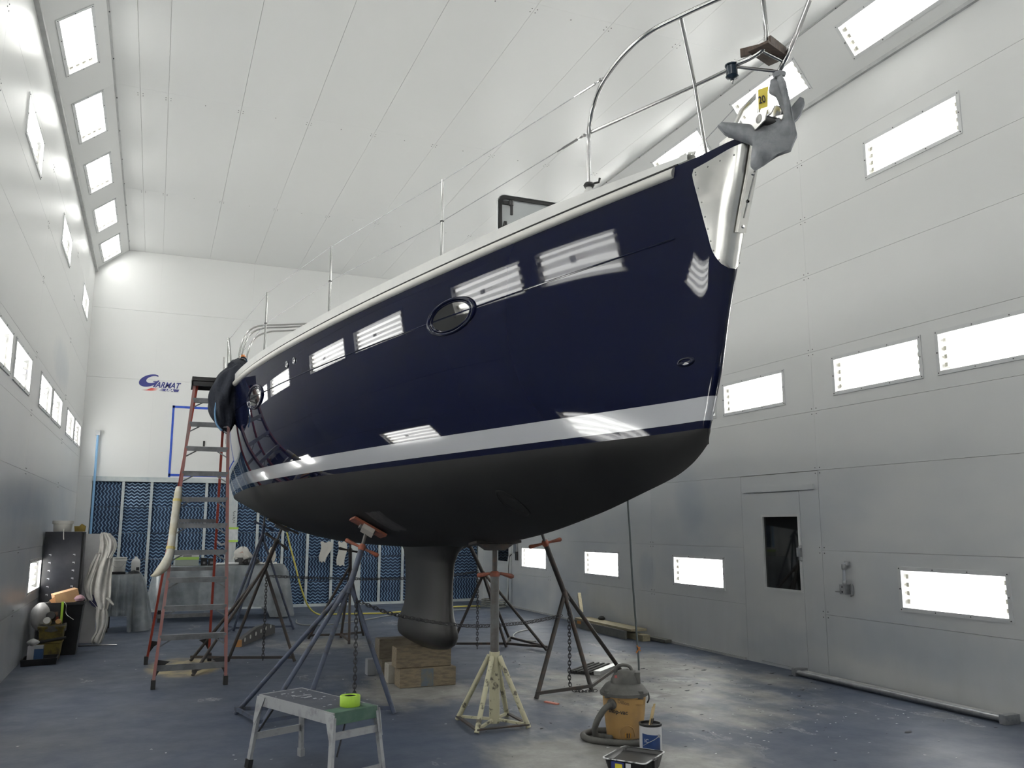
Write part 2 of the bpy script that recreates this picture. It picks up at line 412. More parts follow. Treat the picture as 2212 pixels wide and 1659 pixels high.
wall_l = side_wall('wall_left', XL, 1, [(RB, ZBL), (LC, ZCL), (LD, ZDL)])
OWN = {('R', 5.835, 1.0): 'low lit fluorescent panel next to the conduit outlet box', ('R', 9.81, 1.0): 'low lit fluorescent panel between the door and the lumber pile',
       ('R', 12.51, 1.0): 'low lit fluorescent panel on the wall above the lumber pile', ('R', 15.21, 1.0): 'low lit fluorescent panel beside the corner outlet with hanging cables',
       ('R', 8.515, 3.215): 'lit fluorescent panel on the wall straight above the door', ('R', 6.545, 3.215): 'lit fluorescent panel at mid height above the conduit outlet box',
       ('R', 5.19, 3.215): 'lit fluorescent panel at mid height above the end of the floor rail', ('R', 5.89, 5.435): 'lit fluorescent panel high above the floor rail and conduit outlet',
       ('L', 12.58, .98): 'low lit fluorescent panel partly behind the black cabinet', ('L', 16.93, 3.225): 'lit fluorescent panel at mid height next to the back corner above the blue pipe'}
for cs, z, g, t in ((RB, ZB, 'high lights on the door wall', 'lit fluorescent panel set high on the wall with the door'),
                    (RC, ZCc, 'middle lights on the door wall', 'lit fluorescent panel at mid height on the wall with the door'),
                    (RD, ZD, 'low lights on the door wall', 'lit fluorescent panel low on the wall with the door')):
    for c in cs: fixture((XR, c, z), (0,-1,0), (0,0,1), OWN.get(('R', c, z), t), g)
for cs, z, g, t in ((RB, ZBL, 'high lights on the wall opposite the door', 'lit fluorescent panel set high on the wall opposite the door'),
                    (LC, ZCL, 'middle lights on the wall opposite the door', 'lit fluorescent panel at mid height on the wall opposite the door'),
                    (LD, ZDL, 'low lights on the wall opposite the door', 'lit fluorescent panel low on the wall opposite the door')):
    for c in cs: fixture((XL, c, z), (0,1,0), (0,0,1), OWN.get(('L', c, z), t), g)
# sloped strips between walls and ceiling
def strip(name, A, B, cs, out, grp, lab):
    A, B = Vector(A), Vector(B); V = (B-A); ln = V.length; V.normalize()
    U = Vector((0, 1, 0)) if out > 0 else Vector((0, -1, 0)); sg = U.y; Nn = U.cross(V)
    bk = MB(); q = [A-Nn*.14-V*.2, B-Nn*.14+V*.2]
    bk.prism([(q[0].x,YF,q[0].z),(q[1].x,YF,q[1].z),(q[1].x-Nn.x*.05,YF,q[1].z-Nn.z*.05),(q[0].x-Nn.x*.05,YF,q[0].z-Nn.z*.05)], (0, YB-YF, 0))
    w = struct(bk.build(name, M_GAP))
    mid = ln*.50
    for i in range(len(YS)-1):
        y0, y1 = YS[i], YS[i+1]; hs = [(max(c-HOLE[0], y0+.01), min(c+HOLE[0], y1-.01), mid-HOLE[1], mid+HOLE[1]) for c in cs if y0 < c < y1]
        # a fixture may straddle a joint
        for c in cs:
            for yy, side in ((y0, 0), (y1, 1)):
                if abs(c-yy) < HOLE[0] and not (y0 < c < y1): hs.append((max(c-HOLE[0], y0+.003), min(c+HOLE[0], y1-.003), mid-HOLE[1], mid+HOLE[1]))
        uu = (y0, y1) if sg > 0 else (-y1, -y0)
        hs = hs if sg > 0 else [(-h[1], -h[0], h[2], h[3]) for h in hs]
        panel(w, A, U, V, uu[0], uu[1], 0, ln, hs, M_CEIL)
    for c in cs:
        p = A+V*mid; fixture((p.x, c, p.z), U, V, lab, grp)
    return w
LS = [9.65-1.895*k for k in (6,5,4,3,2,1)]+[9.67, 11.55, 13.46, 15.36, 17.19]
RS = [5.84-1.88*k for k in (4,3,2,1)]+[5.84, 7.68, 9.56, 11.45, 13.34, 15.23, 17.1]
strip('trim_1', (XL, 0, ZL), (XLI, 0, ZC), LS, 1, 'lights in the slope opposite the door', 'lit fluorescent panel in the sloped ceiling strip opposite the door wall')
strip('trim_2', (XR, 0, ZR), (XRI, 0, ZC), RS, -1, 'lights in the slope above the door wall', 'lit fluorescent panel in the sloped ceiling strip above the door wall')
# eave angles
struct(MB().box((XL-.02, YF, ZL-.045), (XL+.05, YB, ZL+.012)).build('trim_3', M_TRIM))
struct(MB().box((XR-.035, YF, ZR-.03), (XR+.02, YB, ZR+.012)).build('trim_4', M_TRIM))
# ceiling
ceil = struct(MB().box((XLI-.3, YF-.1, ZC+.03), (XRI+.3, YB+.2, ZC+.12)).build('ceiling', M_GAP))
CX = [XLI, -.50, -.17, .72, 1.61, 2.50, 3.39, 4.28, 5.17, 5.99, XRI]
for i in range(len(YS)-1):
    for j in range(len(CX)-1):
        panel(ceil, (0,0,ZC), (0,1,0), (1,0,0), YS[i], YS[i+1], CX[j], CX[j+1], [], M_CEIL, gap=.003)
sc = MB()
for y in (4.0, 7.58, 11.12, 14.58):
    for x in CX[1:-1]:
        for dx in (-.03, .03):
            for dy in (-.03, .03): sc.cyl((x+dx, y+dy, ZC-.003), (x+dx, y+dy, ZC), .006, n=6)
    for x in (.28, 1.17, 2.05, 2.95, 3.83, 4.7): sc.cyl((x, y, ZC-.003), (x, y, ZC), .007, n=6)
sc.build('ceiling_screws', M_DARKDOT, ceil, kind='stuff')
sc = MB()
for s_ in range(-2, 18):
    for (x, z) in ((XLI+.012, ZC-.012), (XRI-.012, ZC-.012)): sc.cyl((x, s_+.3, z), (x, s_+.3, z-.01), .007, n=6)
sc.build('slope_screws', M_DARKDOT, ceil, kind='stuff')
for nm, (x0, x1) in (('trim_5', (XLI-.01, XLI+.012)), ('trim_6', (XRI-.012, XRI+.01))):
    struct(MB().box((x0, YF, ZC-.010), (x1, YB, ZC+.004)).build(nm, M_TRIM))
# front wall behind the camera
wf = struct(MB().box((XL-.2, YF-.15, 0), (XR+.2, YF-.1, ZC+.1)).build('wall_front', M_GAP))
for j, (z0, z1) in enumerate(((0, 2.21), (2.21, 4.43), (4.43, ZC))):
    for i in range(5):
        a_, b_ = XL+(XR-XL)*i/5, XL+(XR-XL)*(i+1)/5; cx_ = (a_+b_)/2
        panel(wf, (0, YF, 0), (-1,0,0), (0,0,1), -b_, -a_, z0, z1, [])
# back wall
wb = struct(MB().box((XL-.2, YB+.10, 0), (XR+.2, YB+.16, ZC+.1)).build('wall_back', M_GAP))
for (z0, z1) in ((2.53, 4.43), (4.43, 5.80), (5.80, ZC)):
    for a, b in ((XL, -.17), (-.17, 1.61), (1.61, 3.39), (3.39, 5.17), (5.17, XR)):
        panel(wb, (0, YB, 0), (1,0,0), (0,0,1), a, b, z0, z1, [], gap=.003)
panel(wb, (0, YB, 0), (1,0,0), (0,0,1), XL, -1.12, 0, 2.53, [])
panel(wb, (0, YB, 0), (1,0,0), (0,0,1), 6.63, XR, 0, 2.53, [])
# ------------------------------------------------------------------ sailing yacht
AX0=(2.70,3.70); ANG=math.radians(-0.65)
axd=(math.sin(ANG),math.cos(ANG)); std=(-math.cos(ANG),math.sin(ANG))
def BW(s,t,z): return (AX0[0]+axd[0]*s+std[0]*t, AX0[1]+axd[1]*s+std[1]*t, z)
LH=11.4
def halfb(d,B,dm,p,q,bt):
    x=min(max(d/dm,0),1); f=(1-(1-x)**p)**q
    a=min(max((d-dm)/(LH-dm),0),1); return B*f*(1-bt*a*a)
def lerp_tab(tab,x):
    # monotone-ish cubic hermite
    n=len(tab)
    if x<=tab[0][0]: return tab[0][1]
    if x>=tab[-1][0]: return tab[-1][1]
    for i in range(n-1):
        if x<=tab[i+1][0]: break
    def sl(j):
        if j==0: return (tab[1][1]-tab[0][1])/(tab[1][0]-tab[0][0])
        if j==n-1: return (tab[-1][1]-tab[-2][1])/(tab[-1][0]-tab[-2][0])
        return (tab[j+1][1]-tab[j-1][1])/(tab[j+1][0]-tab[j-1][0])
    x0,y0=tab[i]; x1,y1=tab[i+1]; h=x1-x0; t=(x-x0)/h
    return (2*t**3-3*t*t+1)*y0+(t**3-2*t*t+t)*h*sl(i)+(-2*t**3+3*t*t)*y1+(t**3-t*t)*h*sl(i+1)
# stem profile: z -> s (axis coordinate)
STEM=[(2.0,.125),(2.1,.085),(2.2,.045),(2.4,-.03),(2.67,-.10),(2.9,-.17),(3.15,-.25),(3.37,-.335),(3.6,-.41)]
def s_stem(z): return lerp_tab(STEM,z)
PROF=[(.09,2.03),(.16,1.98),(.25,1.93),(.40,1.875),(.70,1.805),(1.29,1.68),(2.16,1.54),(3.1,1.452),(4.3,1.40),(5.6,1.375),(7.2,1.395),(8.8,1.53),(10.2,1.72),(11.0,1.83)]
def z_prof(s): return lerp_tab(PROF,s)
def z_sheer(d): u=d/LH; return 3.501-1.032*u+.844*u*u-.062*u**3
def z_paint(d): u=d/LH; return 2.114-.224*u+.157*u*u
def b_sheer(d): return halfb(d,1.877,6.895,1.721,.945,.17)
def b_paint(d): return halfb(d,1.638,7.0,1.623,1.061,.15)
def kfun(d): w=min(max(d/6,0),1); w=w*w*(3-2*w)*.5+w*.5; return (.298+.043*w, 1.902+.995*w)
S_TR=11.0
def topside(d,h):
    """d: distance aft of the stem at this height, h: 0 paint line .. 1 rub rail (may exceed 1 a little)"""
    z=z_paint(d)+h*(z_sheer(d)-z_paint(d)); s0=s_stem(z)
    b0=b_paint(d); b1=b_sheer(d); a,k=kfun(d)
    g=a*h+(1-a)*(1-max(1-h,0)**k)
    y=b0+(b1-b0)*g
    r=.022+.062*min(max((z-2.25)/1.2,0),1); y=math.sqrt(y*y+2*r*d*math.exp(-d/.11)) if d>0 else 0
    return (s0+d*(S_TR-s0)/(S_TR+.40),y,z)
def under(d,v):
    """v 0 at the paint line .. 1 centreline"""
    s,b,zp=topside(d,0.0); zc=min(z_prof(s),zp-.005)
    b2,z2=topside(d,0.02)[1:]
    ty=(b2-b); tz=(z2-zp); 
    H=zp-zc; a=lerp_tab([(0,.3),(2,.45),(5,.60),(7,.54),(9,.44),(12,.40)],d)*H/tz
    p1=(b-ty*a,zp-tz*a); c=lerp_tab([(0,.15),(1,.3),(3,.5),(5.5,.64),(7,.61),(9,.53),(12,.5)],d); dr=lerp_tab([(0,.35),(2,.16),(5,.06),(12,.06)],d)
    p2=(c*b,zc+dr*H); u=1-v
    y=u**3*b+3*u*u*v*p1[0]+3*u*v*v*p2[0]; z=u**3*zp+3*u*u*v*p1[1]+3*u*v*v*p2[1]+v**3*zc
    return (s,y,z)
M_NAVY = mat('navy_gloss_topside', (.0038, .0058, .0225), .03, spec=.29)
M_BOOT = mat('white_boot_stripe_paint', (.40, .41, .43), .12, coat=.5)
M_ANTI = mat('black_antifouling', (.0085, .0085, .009), .6, c2=(.011, .011, .011), nscale=2, spec=.28)
M_KEEL = mat('grey_keel_paint', (.013, .0128, .0124), .45, c2=(.018, .0172, .0162), nscale=1.5, spec=.4)
M_RAIL = mat('cream_rub_rail', (.60, .59, .55), .33)
M_GEL = mat('white_gelcoat', (.66, .66, .64), .28, c2=(.60, .60, .59), nscale=4)
M_ALU = mat('satin_aluminium', (.55, .555, .56), .4, .9, c2=(.45, .455, .46), nscale=10)
M_TEAK = mat('weathered_teak', (.085, .055, .038), .6, c2=(.05, .034, .026), nscale=18, stretch=(1, 8, 1))
M_ACRYL = mat('smoked_acrylic', (.42, .45, .47), .08, spec=.6, alpha=.55)
boat = thing('sailing_yacht', 'glossy navy blue sailing yacht with white boot stripe and dark keel on stands', 'boat', (2.66, 8.9, .40))
def TS(d, h, off=0.0, side=1):
    """point on the topside; off pushes it out along the surface normal"""
    s, y, z = topside(d, h)
    if off:
        e = .004; a = Vector(topside(d+e, h)); b = Vector(topside(max(d-e, 0), h)); c = Vector(topside(d, h+.004)); f = Vector(topside(d, h-.004))
        n = (c-f).cross(a-b); 
        if d < .006: n = Vector((-1, 0, -.28))
        n.normalize()
        if n.y < 0 and d >= .006: n = -n
        s, y, z = s+n.x*off, y+n.y*off, z+n.z*off
    return BW(s, y*side, z)
ND = 150
DS = [LH*(i/ND)**1.8 for i in range(ND+1)]
def hdeck(d): return 1+.058/(z_sheer(d)-z_paint(d))
mb = MB(); NH = 44
cols = [(d, 1) for d in reversed(DS)]+[(d, -1) for d in DS[1:]]
rows = []
for j in range(NH+3):
    r = []
    for d, sd in cols:
        hm = hdeck(d); h = (j/NH) if j <= NH else 1+(hm-1)*(j-NH)/2
        r.append(TS(d, h, 0, sd))
    rows.append(r)
mb.grid(rows)
# transom closing face
tr = [rows[j][0] for j in range(len(rows))]; tl = [rows[j][-1] for j in range(len(rows))]
tp = MB(); tpr = [[Vector(a)*(1-k/8)+Vector(b)*(k/8)+Vector((0, .12*math.sin(math.pi*k/8), 0)) for k in range(9)] for a, b in zip(tr, tl)]
mb.grid([list(reversed(r)) for r in tpr])
hull = mb.build('hull_topsides', M_NAVY, boat, smooth=True, angle=50)
hull['label'] = 'mirror-gloss navy blue painted topsides'
# underbody
mb = MB(); NV = 30; rows = []
for j in range(NV*2+1):
    v = j/NV if j <= NV else 2-j/NV; sd = 1 if j <= NV else -1
    r = []
    for d in DS: s, y, z = under(d, v); r.append(BW(s, y*sd, z))
    rows.append(r)
mb.grid(rows); o_ = len(mb.v)
mb.add([rows[j][-1] for j in range(NV*2+1)], [tuple(range(NV*2+1))])
mb.build('hull_bottom', M_ANTI, boat, smooth=True, angle=60)['label'] = 'matt black antifouled underbody'
# boot stripe: ribbon on the surface
mb = MB(); rows = []
for j in range(9):
    r = []
    for d, sd in [(d, 1) for d in reversed(DS)]+[(d, -1) for d in DS[1:]]:
        zz = .042+.125*j/8; r.append(TS(d, zz/(z_sheer(d)-z_paint(d)), .0022, sd))
    rows.append(r)
mb.grid(rows).build('boot_stripe', M_BOOT, boat, smooth=True, angle=60)
# styling groove line
for sd in (1, -1):
    P = [TS(d, .760, .001, sd) for d in DS if d > .33]
    MB().tube(P, .0055, 6).build('styling_line', M_NAVY, boat, smooth=True)
# rub rail (half round) and white bulwark, deck
for sd in (1, -1):
    rows = []
    dd = [d for d in DS if d > .36 and d < LH-.02]
    for k in range(9):
        a = math.pi*(k/8); r = []
        for d in dd:
            p = Vector(TS(d, 1+(.027-.027*math.cos(a)*1.0)/(z_sheer(d)-z_paint(d)), 0, sd)); q = Vector(TS(d, 1+.027/(z_sheer(d)-z_paint(d)), .02, sd))-Vector(TS(d, 1+.027/(z_sheer(d)-z_paint(d)), 0, sd))
            r.append(p+q*(math.sin(a)*1.5))
        rows.append(r)
    m = MB(); m.grid(rows); c = Vector(rows[4][0]); cc = sum((Vector(r[0]) for r in rows), Vector())/9
    m.add([r[0] for r in rows], [tuple(range(9))]); m.build('rub_rail', M_RAIL, boat, smooth=True, angle=60)
    P = [Vector(TS(d, 1.0, 0, sd))+Vector((std[0], std[1], 0))*sd*.003+Vector((0, 0, .0625)) for d in DS if d > .34]
    MB().tube(P, .0065, 6).build('rail_joint', M_RUBBER, boat, smooth=True)
    rows = []
    prof = [(.000, .056), (-.012, .058), (-.012, .066), (.006, .066), (.008, .074), (.006, .140), (-.010, .150), (-.040, .150), (-.048, .135), (-.05, .05)]
    for off, dz in prof:
        r = []
        for d in [d for d in DS if d > .30]:
            p = Vector(TS(d, 1.0, 0, sd)); t = .35+.65*min(1, max(0, (d-.30)/.5)); taper = min(1, max(0, (d-.28)/.9))
            hh = dz if dz < .075 else .074+(dz-.074)*(.35+.65*taper)
            lat = Vector((std[0], std[1], 0))*sd
            r.append(p+lat*off+Vector((0, 0, hh)))
        rows.append(r)
    MB().grid(rows).build('bulwark', M_GEL, boat, smooth=True, angle=35)
rows = []
for d in DS:
    p = Vector(TS(d, hdeck(d), 0, 1)); q = Vector(TS(d, hdeck(d), 0, -1)); r = []
    for k in range(13):
        t = k/12; r.append(p*(1-t)+q*t+Vector((0, 0, .07*math.sin(math.pi*t)*min(1, d))))
    rows.append(r)
MB().grid(rows).build('deck', M_GEL, boat, smooth=True)
# coachroof
rows = []
for s, w, h in ((2.9, .30, .0), (3.2, .45, .12), (4.2, .80, .22), (6.0, 1.05, .27), (7.6, 1.10, .26), (7.65, 1.10, 0)):
    d = s+.4; z0 = z_sheer(d)+.07
    rows.append([BW(s, y*w, z0+zz*h) for y, zz in ((1.0, -.2), (.97, .55), (.85, .9), (.4, 1.0), (0, 1.03), (-.4, 1.0), (-.85, .9), (-.97, .55), (-1, -.2))])
MB().grid(rows).build('coachroof', M_GEL, boat, smooth=True, angle=50)
# keel: fin with bulb foot
def foil(cs, cy0, chord, thick, z, n=28):
    P = []
    for k in range(n):
        a = 2*math.pi*k/n; x = .5*(1-math.cos(a)); yt = 5*thick*(.2969*math.sqrt(max(x,0))-.126*x-.3516*x*x+.2843*x**3-.1015*x**4)
        P.append(BW(cs+x*chord, (yt if a <= math.pi else -yt), z))
    return P
rows = []
KE = [(1.52, 3.90, 2.25, .40), (1.42, 4.00, 2.00, .30), (1.34, 4.12, 1.74, .22), (1.24, 4.20, 1.60, .185), (1.05, 4.23, 1.53, .17), (.85, 4.23, 1.53, .175), (.74, 4.21, 1.60, .20), (.65, 4.16, 1.76, .25), (.56, 4.14, 1.88, .285), (.49, 4.19, 1.86, .275), (.44, 4.33, 1.70, .23), (.412, 4.55, 1.40, .16), (.400, 4.80, 1.0, .07)]
for z, cs, ch, th in KE: rows.append(foil(cs, 0, ch, th/1.0, z))
m = MB().grid(rows, closed=True); n0 = len(m.v); m.add(rows[-1], [tuple(range(28))])
m.build('keel', M_KEEL, boat, smooth=True, angle=70)['label'] = 'dark grey fin keel with a widened bulb foot'
# portholes
def on_hull_axes(d, h, sd=1):
    p = Vector(TS(d, h, 0, sd)); a = Vector(TS(d+.05, h, 0, sd))-Vector(TS(d-.05, h, 0, sd)); b = Vector(TS(d, h+.02, 0, sd))-Vector(TS(d, h-.02, 0, sd))
    a.normalize(); n = a.cross(b)
    if n.x > 0 and sd > 0: n = -n
    if n.x < 0 and sd < 0: n = -n
    n.normalize(); b = n.cross(a).normalized()
    if b.z < 0: b = -b
    return p, a, b, n
for dpt in (2.045, 5.655):
    for sd in (1, -1):
        A, B = .238 if dpt < 3 else .285, .112
        def loop(ra, off):
            out = []
            for k in range(48):
                t = 2*math.pi*k/48; dd = dpt+A*ra*math.cos(t); dz = (B+A*(ra-1)*.55)*math.sin(t)
                h = .757+dz/(z_sheer(dd)-z_paint(dd)); out.append(TS(dd, h, off, sd))
            return out
        rim = MB().grid([loop(1.06, -.002), loop(1.06, .008), loop(1.03, .016), loop(.97, .018), loop(.92, .012), loop(.90, .004), loop(.88, .010), loop(.84, .012), loop(.81, .006), loop(.80, .002)], closed=True)
        pr = rim.build('porthole_rim', M_NAVY, boat, smooth=True, angle=60)
        L0 = loop(.80, .0035); c = sum((Vector(p) for p in L0), Vector())/48
        gm = MB(); gm.add(L0+[tuple(c)], [(k, (k+1) % 48, 48) for k in range(48)])
        g = gm.build('porthole_glass', M_GLASSDK, pr, smooth=True); g.parent = pr; g.matrix_parent_inverse.identity()
# skin fittings, bow emblem oval, thruster rim with the opening's shade painted on
for d in (4.614, 4.434):
    p, a, b, n = on_hull_axes(d, .884)
    MB().lathe(p, [(.030, -.004), (.032, .006), (.026, .010), (.014, .010), (.012, .003), (0, .003)], 20, (a, b, n)).build('skin_fitting', M_CHROME, boat, smooth=True)
p, a, b, n = on_hull_axes(.192, .267)
MB().lathe(p, [(.062, -.012), (.060, .004), (.050, .012), (.042, .013), (.036, .006), (0, .004)], 28, (a, b, n), sx=1.0, sy=.42).build('bow_drain_fitting', M_NAVY, boat, smooth=True, angle=50)
def UN(d, v, off=0.0):
    s, y, z = under(d, v); a = Vector(under(d+.02, v))-Vector(under(d-.02, v)); b = Vector(under(d, v+.01))-Vector(under(d, v-.01)); n = a.cross(b).normalized()
    if n.z > 0: n = -n
    return Vector(BW(s+n.x*off, y+n.y*off, z+n.z*off)), Vector((n.x*axd[0]+n.y*std[0], n.x*axd[1]+n.y*std[1], n.z))
m = MB(); rows = []
for ra, off in ((1.12, -.004), (1.10, .004), (1.0, .006), (.92, -.002), (.90, -.004)):
    rows.append([UN(1.90+.085*ra*math.cos(2*math.pi*k/28), .54+.16*ra*math.sin(2*math.pi*k/28), off)[0] for k in range(28)])
m.grid(rows, closed=True); th = m.build('thruster_rim', M_ANTI, boat, smooth=True)
m = MB(); ring = [UN(1.90+.085*math.cos(2*math.pi*k/28), .54+.16*math.sin(2*math.pi*k/28), .003)[0] for k in range(28)]
m.add(ring, [tuple(range(28))]); g = m.build('thruster_tunnel_shade', mat('tunnel_shade_black', (.003, .003, .003), .9), th)  # flat black patch on the hull, painted as the dark inside the tunnel
# sanded patch on the bottom
rows = [[UN(3.66+.28*i/4, .36+.24*j/5+.012*math.sin(i*3+j), .002)[0] for i in range(5)] for j in range(6)]
MB().grid(rows).build('sanded_patch', mat('sanded_grey', (.055, .055, .055), .7, c2=(.03, .03, .03), nscale=7), boat, smooth=True)
# bow plate
def dmax(h): return lerp_tab([(.585, .004), (.60, .024), (.66, .082), (.733, .127), (.853, .205), (.927, .251), (.97, .274), (.985, .279), (1.0, .274)], h)
rows = []
NHp = 22
for j in range(NHp+1):
    h = .585+(1.0-.585)*j/NHp; r = []
    for k in range(-10, 11):
        t = abs(k)/10; topcut = .020*max(0, 1-abs(t-.0))*0; r.append(TS(dmax(h)*t**1.4, h+(.022*(1-t) if j == NHp else 0), .004, 1 if k < 0 else -1))
    rows.append(r)
bp = MB().grid(rows).build('bow_plate', M_STEEL, boat, smooth=True, angle=0); bp['label'] = 'polished stainless steel bow protection plate'
m = MB()
for h in (.62, .66, .70, .75, .80, .86, .92, .975):
    q = dmax(h)
    for sd in (1, -1):
        p = Vector(TS(q*.93, h, .004, sd)); n = (Vector(TS(q*.93, h, .010, sd))-p).normalized(); m.cyl(p-n*.001, p+n*.004, .0055, .003, 8)
for t in (.15, .4, .65, .9):
    p = Vector(TS(.29*t, .985, .004, 1)); n = (Vector(TS(.29*t, .985, .010, 1))-p).normalized(); m.cyl(p-n*.001, p+n*.004, .0055, .003, 8)
m.build('rivets', M_CHROME, bp, kind='stuff')
# forestay strap on the stem
def SP(z, off, w=0.0):
    s = s_stem(z); return Vector(BW(s-off, w, z-off*.28))
m = MB(); W = .026
zs_ = [3.10+.05*k for k in range(10)]
for za, zb in zip(zs_[:-1], zs_[1:]):
    q = [SP(za, .036, W), SP(za, .036, -W), SP(zb, .036, -W), SP(zb, .036, W)]; k = [SP(za, .012, W), SP(za, .012, -W), SP(zb, .012, -W), SP(zb, .012, W)]
    m.add(q+k, [(0,1,2,3), (0,4,5,1), (1,5,6,2), (2,6,7,3), (3,7,4,0)])
strap = m.build('stem_strap', M_STEEL, boat)
m = MB()
for z in (3.13, 3.25, 3.25, 3.38): 
    q = SP(z, .036); m.cyl(q, q+Vector((0, -.006, 0)), .010, .007, 10)
m.cyl(SP(3.17, .037, .004), SP(3.42, .040, -.012), .004, n=6)
m.build('strap_bolts', M_CHROME, strap, kind='stuff')
# ------------------------------------------------------------- deck gear
def tubes(name, paths, r, m=M_CHROME, parent=boat, n=10):
    mb = MB()
    for p in paths: mb.tube(p, r, n)
    return mb.build(name, m, parent, smooth=True)
# pulpit, starboard side measured, port side mirrored about the centre plane
def mir(p):
    x, y, z = p; dx, dy = x-AX0[0], y-AX0[1]; t = dx*std[0]+dy*std[1]; return (x-2*t*std[0], y-2*t*std[1], z)
top = smoothpath([(2.28, 4.30, 3.57), (2.285, 4.31, 3.80), (2.285, 4.30, 3.95), (2.27, 4.22, 4.06), (2.245, 4.05, 4.135), (2.26, 3.84, 4.20), (2.31, 3.63, 4.235), (2.40, 3.45, 4.25), (2.49, 3.27, 4.255), (2.55, 3.17, 4.258), (2.60, 3.10, 4.26)], 5)
mid = [(2.29, 4.32, 3.955), (2.43, 3.94, 3.955), (2.56, 3.59, 3.955), (2.60, 3.47, 3.955), (2.64, 3.36, 3.958)]
leg = [(2.655, 3.645, 3.60), (2.56, 3.59, 3.955), (2.40, 3.47, 4.25)]
fr = smoothpath([(2.60, 3.10, 4.26), (2.655, 3.13, 4.24), (2.70, 3.17, 4.14), (2.722, 3.195, 4.05), (2.722, 3.225, 4.005), (2.69, 3.30, 3.985), (2.64, 3.37, 3.975)], 5)
tubes('pulpit_rail', [top, fr], .0135); tubes('pulpit_mid_rail', [mid], .011); tubes('pulpit_leg', [leg], .0115)
tubes('pulpit_rail', [smoothpath([(2.94, 3.11, 4.26), (2.90, 3.17, 4.10), (2.875, 3.235, 3.99), (2.885, 3.32, 3.94)], 5)], .0135)
for p in ((2.28, 4.30, 3.575),):
    m = MB().lathe(p, [(.030, -.02), (.030, .0), (.020, .012), (.019, .03)], 14); m.cur = 0; f = m.build('pulpit_foot', M_GEL, boat, smooth=True)
    MB().lathe((p[0], p[1], p[2]+.03), [(.026, -.006), (.034, .008), (.026, .022), (.016, .026)], 14).tube([(p[0]+.02, p[1]-.02, p[2]+.045), (p[0]+.045, p[1]-.04, p[2]+.05), (p[0]+.05, p[1]-.045, p[2]+.075)], .007, 6).build('clamp', M_BLACK, f, smooth=True)
# bow seat boards inside the pulpit
m = MB().obox((2.775, 3.245, 4.005), (.095, .035, 0), (-.02, .055, 0), (0, 0, .007)); m.build('bow_seat', M_TEAK, boat)
m = MB().obox((2.70, 3.30, 4.03), (.03, -.035, 0), (.006, .006, 0), (0, 0, .022)).obox((2.80, 3.20, 4.03), (.075, .03, 0), (-.003, .006, 0), (0, 0, .02)); m.build('bow_seat_edge', M_TEAK, boat)
tubes('seat_brace', [[(2.655, 3.36, 3.965), (2.88, 3.30, 3.955)], [(2.72, 3.23, 4.0), (2.87, 3.25, 3.985)]], .009)
# navigation light
p = Vector((2.642, 3.375, 3.945)); nl = MB().lathe(p, [(0, -.052), (.010, -.050), (.012, -.042), (.030, -.036), (.034, -.030), (.030, -.026), (.029, .024), (.036, .028), (.036, .034), (.024, .040), (0, .042)], 20).build('navigation_light', mat('blue_black_lens', (.008, .02, .035), .15), boat, smooth=True, angle=40)
MB().lathe(p-Vector((0, 0, .052)), [(0, -.022), (.005, -.018), (.009, -.004), (.006, 0)], 10).build('lamp_nipple', M_CHROME, nl, smooth=True)
# fairlead on the foredeck
m = MB(); m.tube([(2.585, 3.80, 3.60), (2.58, 3.78, 3.625), (2.595, 3.745, 3.632)], .009, 8).tube([(2.615, 3.72, 3.60), (2.62, 3.70, 3.63), (2.605, 3.735, 3.635)], .009, 8); m.build('fairlead', M_GEL, boat, smooth=True)
# bow roller cheeks
for w in (-.05, .05):
    a = BW(-.30, w, 3.60); m = MB()
    poly = [BW(-.18, w, 3.575), BW(-.44, w, 3.55), BW(-.54, w, 3.575), BW(-.56, w, 3.615), BW(-.48, w, 3.64), BW(-.18, w, 3.61)]
    m.prism(poly, (.006, 0, 0)); m.build('bow_roller_cheek', M_STEEL, boat)
MB().cyl(BW(-.50, -.05, 3.60), BW(-.50, .05, 3.60), .024, n=14).build('bow_roller', M_BLACK, boat, smooth=True)
# stanchions and life lines
ST = [((1.83, 5.77, 3.50), 4.15), ((1.325, 7.46, 3.435), 4.10), ((.95, 9.03, 3.36), 4.03)]
for (x, y, z), zt in ST:
    for k in (0, 1):
        q = (x, y, z) if k == 0 else mir((x, y, z))
        s_ = MB().cyl((q[0], q[1], z-.02), (q[0], q[1], zt), .0125, .010, 10).build('stanchion', M_CHROME, boat, smooth=True)
        MB().lathe((q[0], q[1], z-.02), [(.028, -.03), (.028, .0), (.018, .012), (.017, .035)], 12).build('stanchion_base', M_CHROME, s_, smooth=True)
        MB().lathe((q[0], q[1], (z+zt)/2), [(.012, -.006), (.016, -.004), (.016, .004), (.012, .006)], 8).build('line_guide', M_BLACK, s_)
up = [(2.235, 4.02, 4.15)]+[(p[0], p[1], zt-.008) for p, zt in ST]+[(.785, 12.05, 4.11)]
lo = [(2.283, 4.33, 3.955)]+[(p[0], p[1], (p[2]+zt)/2) for p, zt in ST]+[(.80, 11.5, 3.66)]
for P in (up, lo, [mir(p) for p in up], [mir(p) for p in lo]): MB().tube(P, .003, 6).build('life_line', M_GALV, boat, smooth=True)
for P in (up, lo):
    a, b = Vector(P[0]), Vector(P[1]); d = (b-a).normalized(); t = MB()
    t.cyl(a, a+d*.05, .007, n=6).cyl(a+d*.07, a+d*.21, .0075, n=6).cyl(a+d*.21, a+d*.26, .005, n=6); t.lathe(a+d*.02, [(0, -.012), (.013, -.006), (.013, .006), (0, .012)], 8); t.build('turnbuckle', M_CHROME, boat, smooth=True)
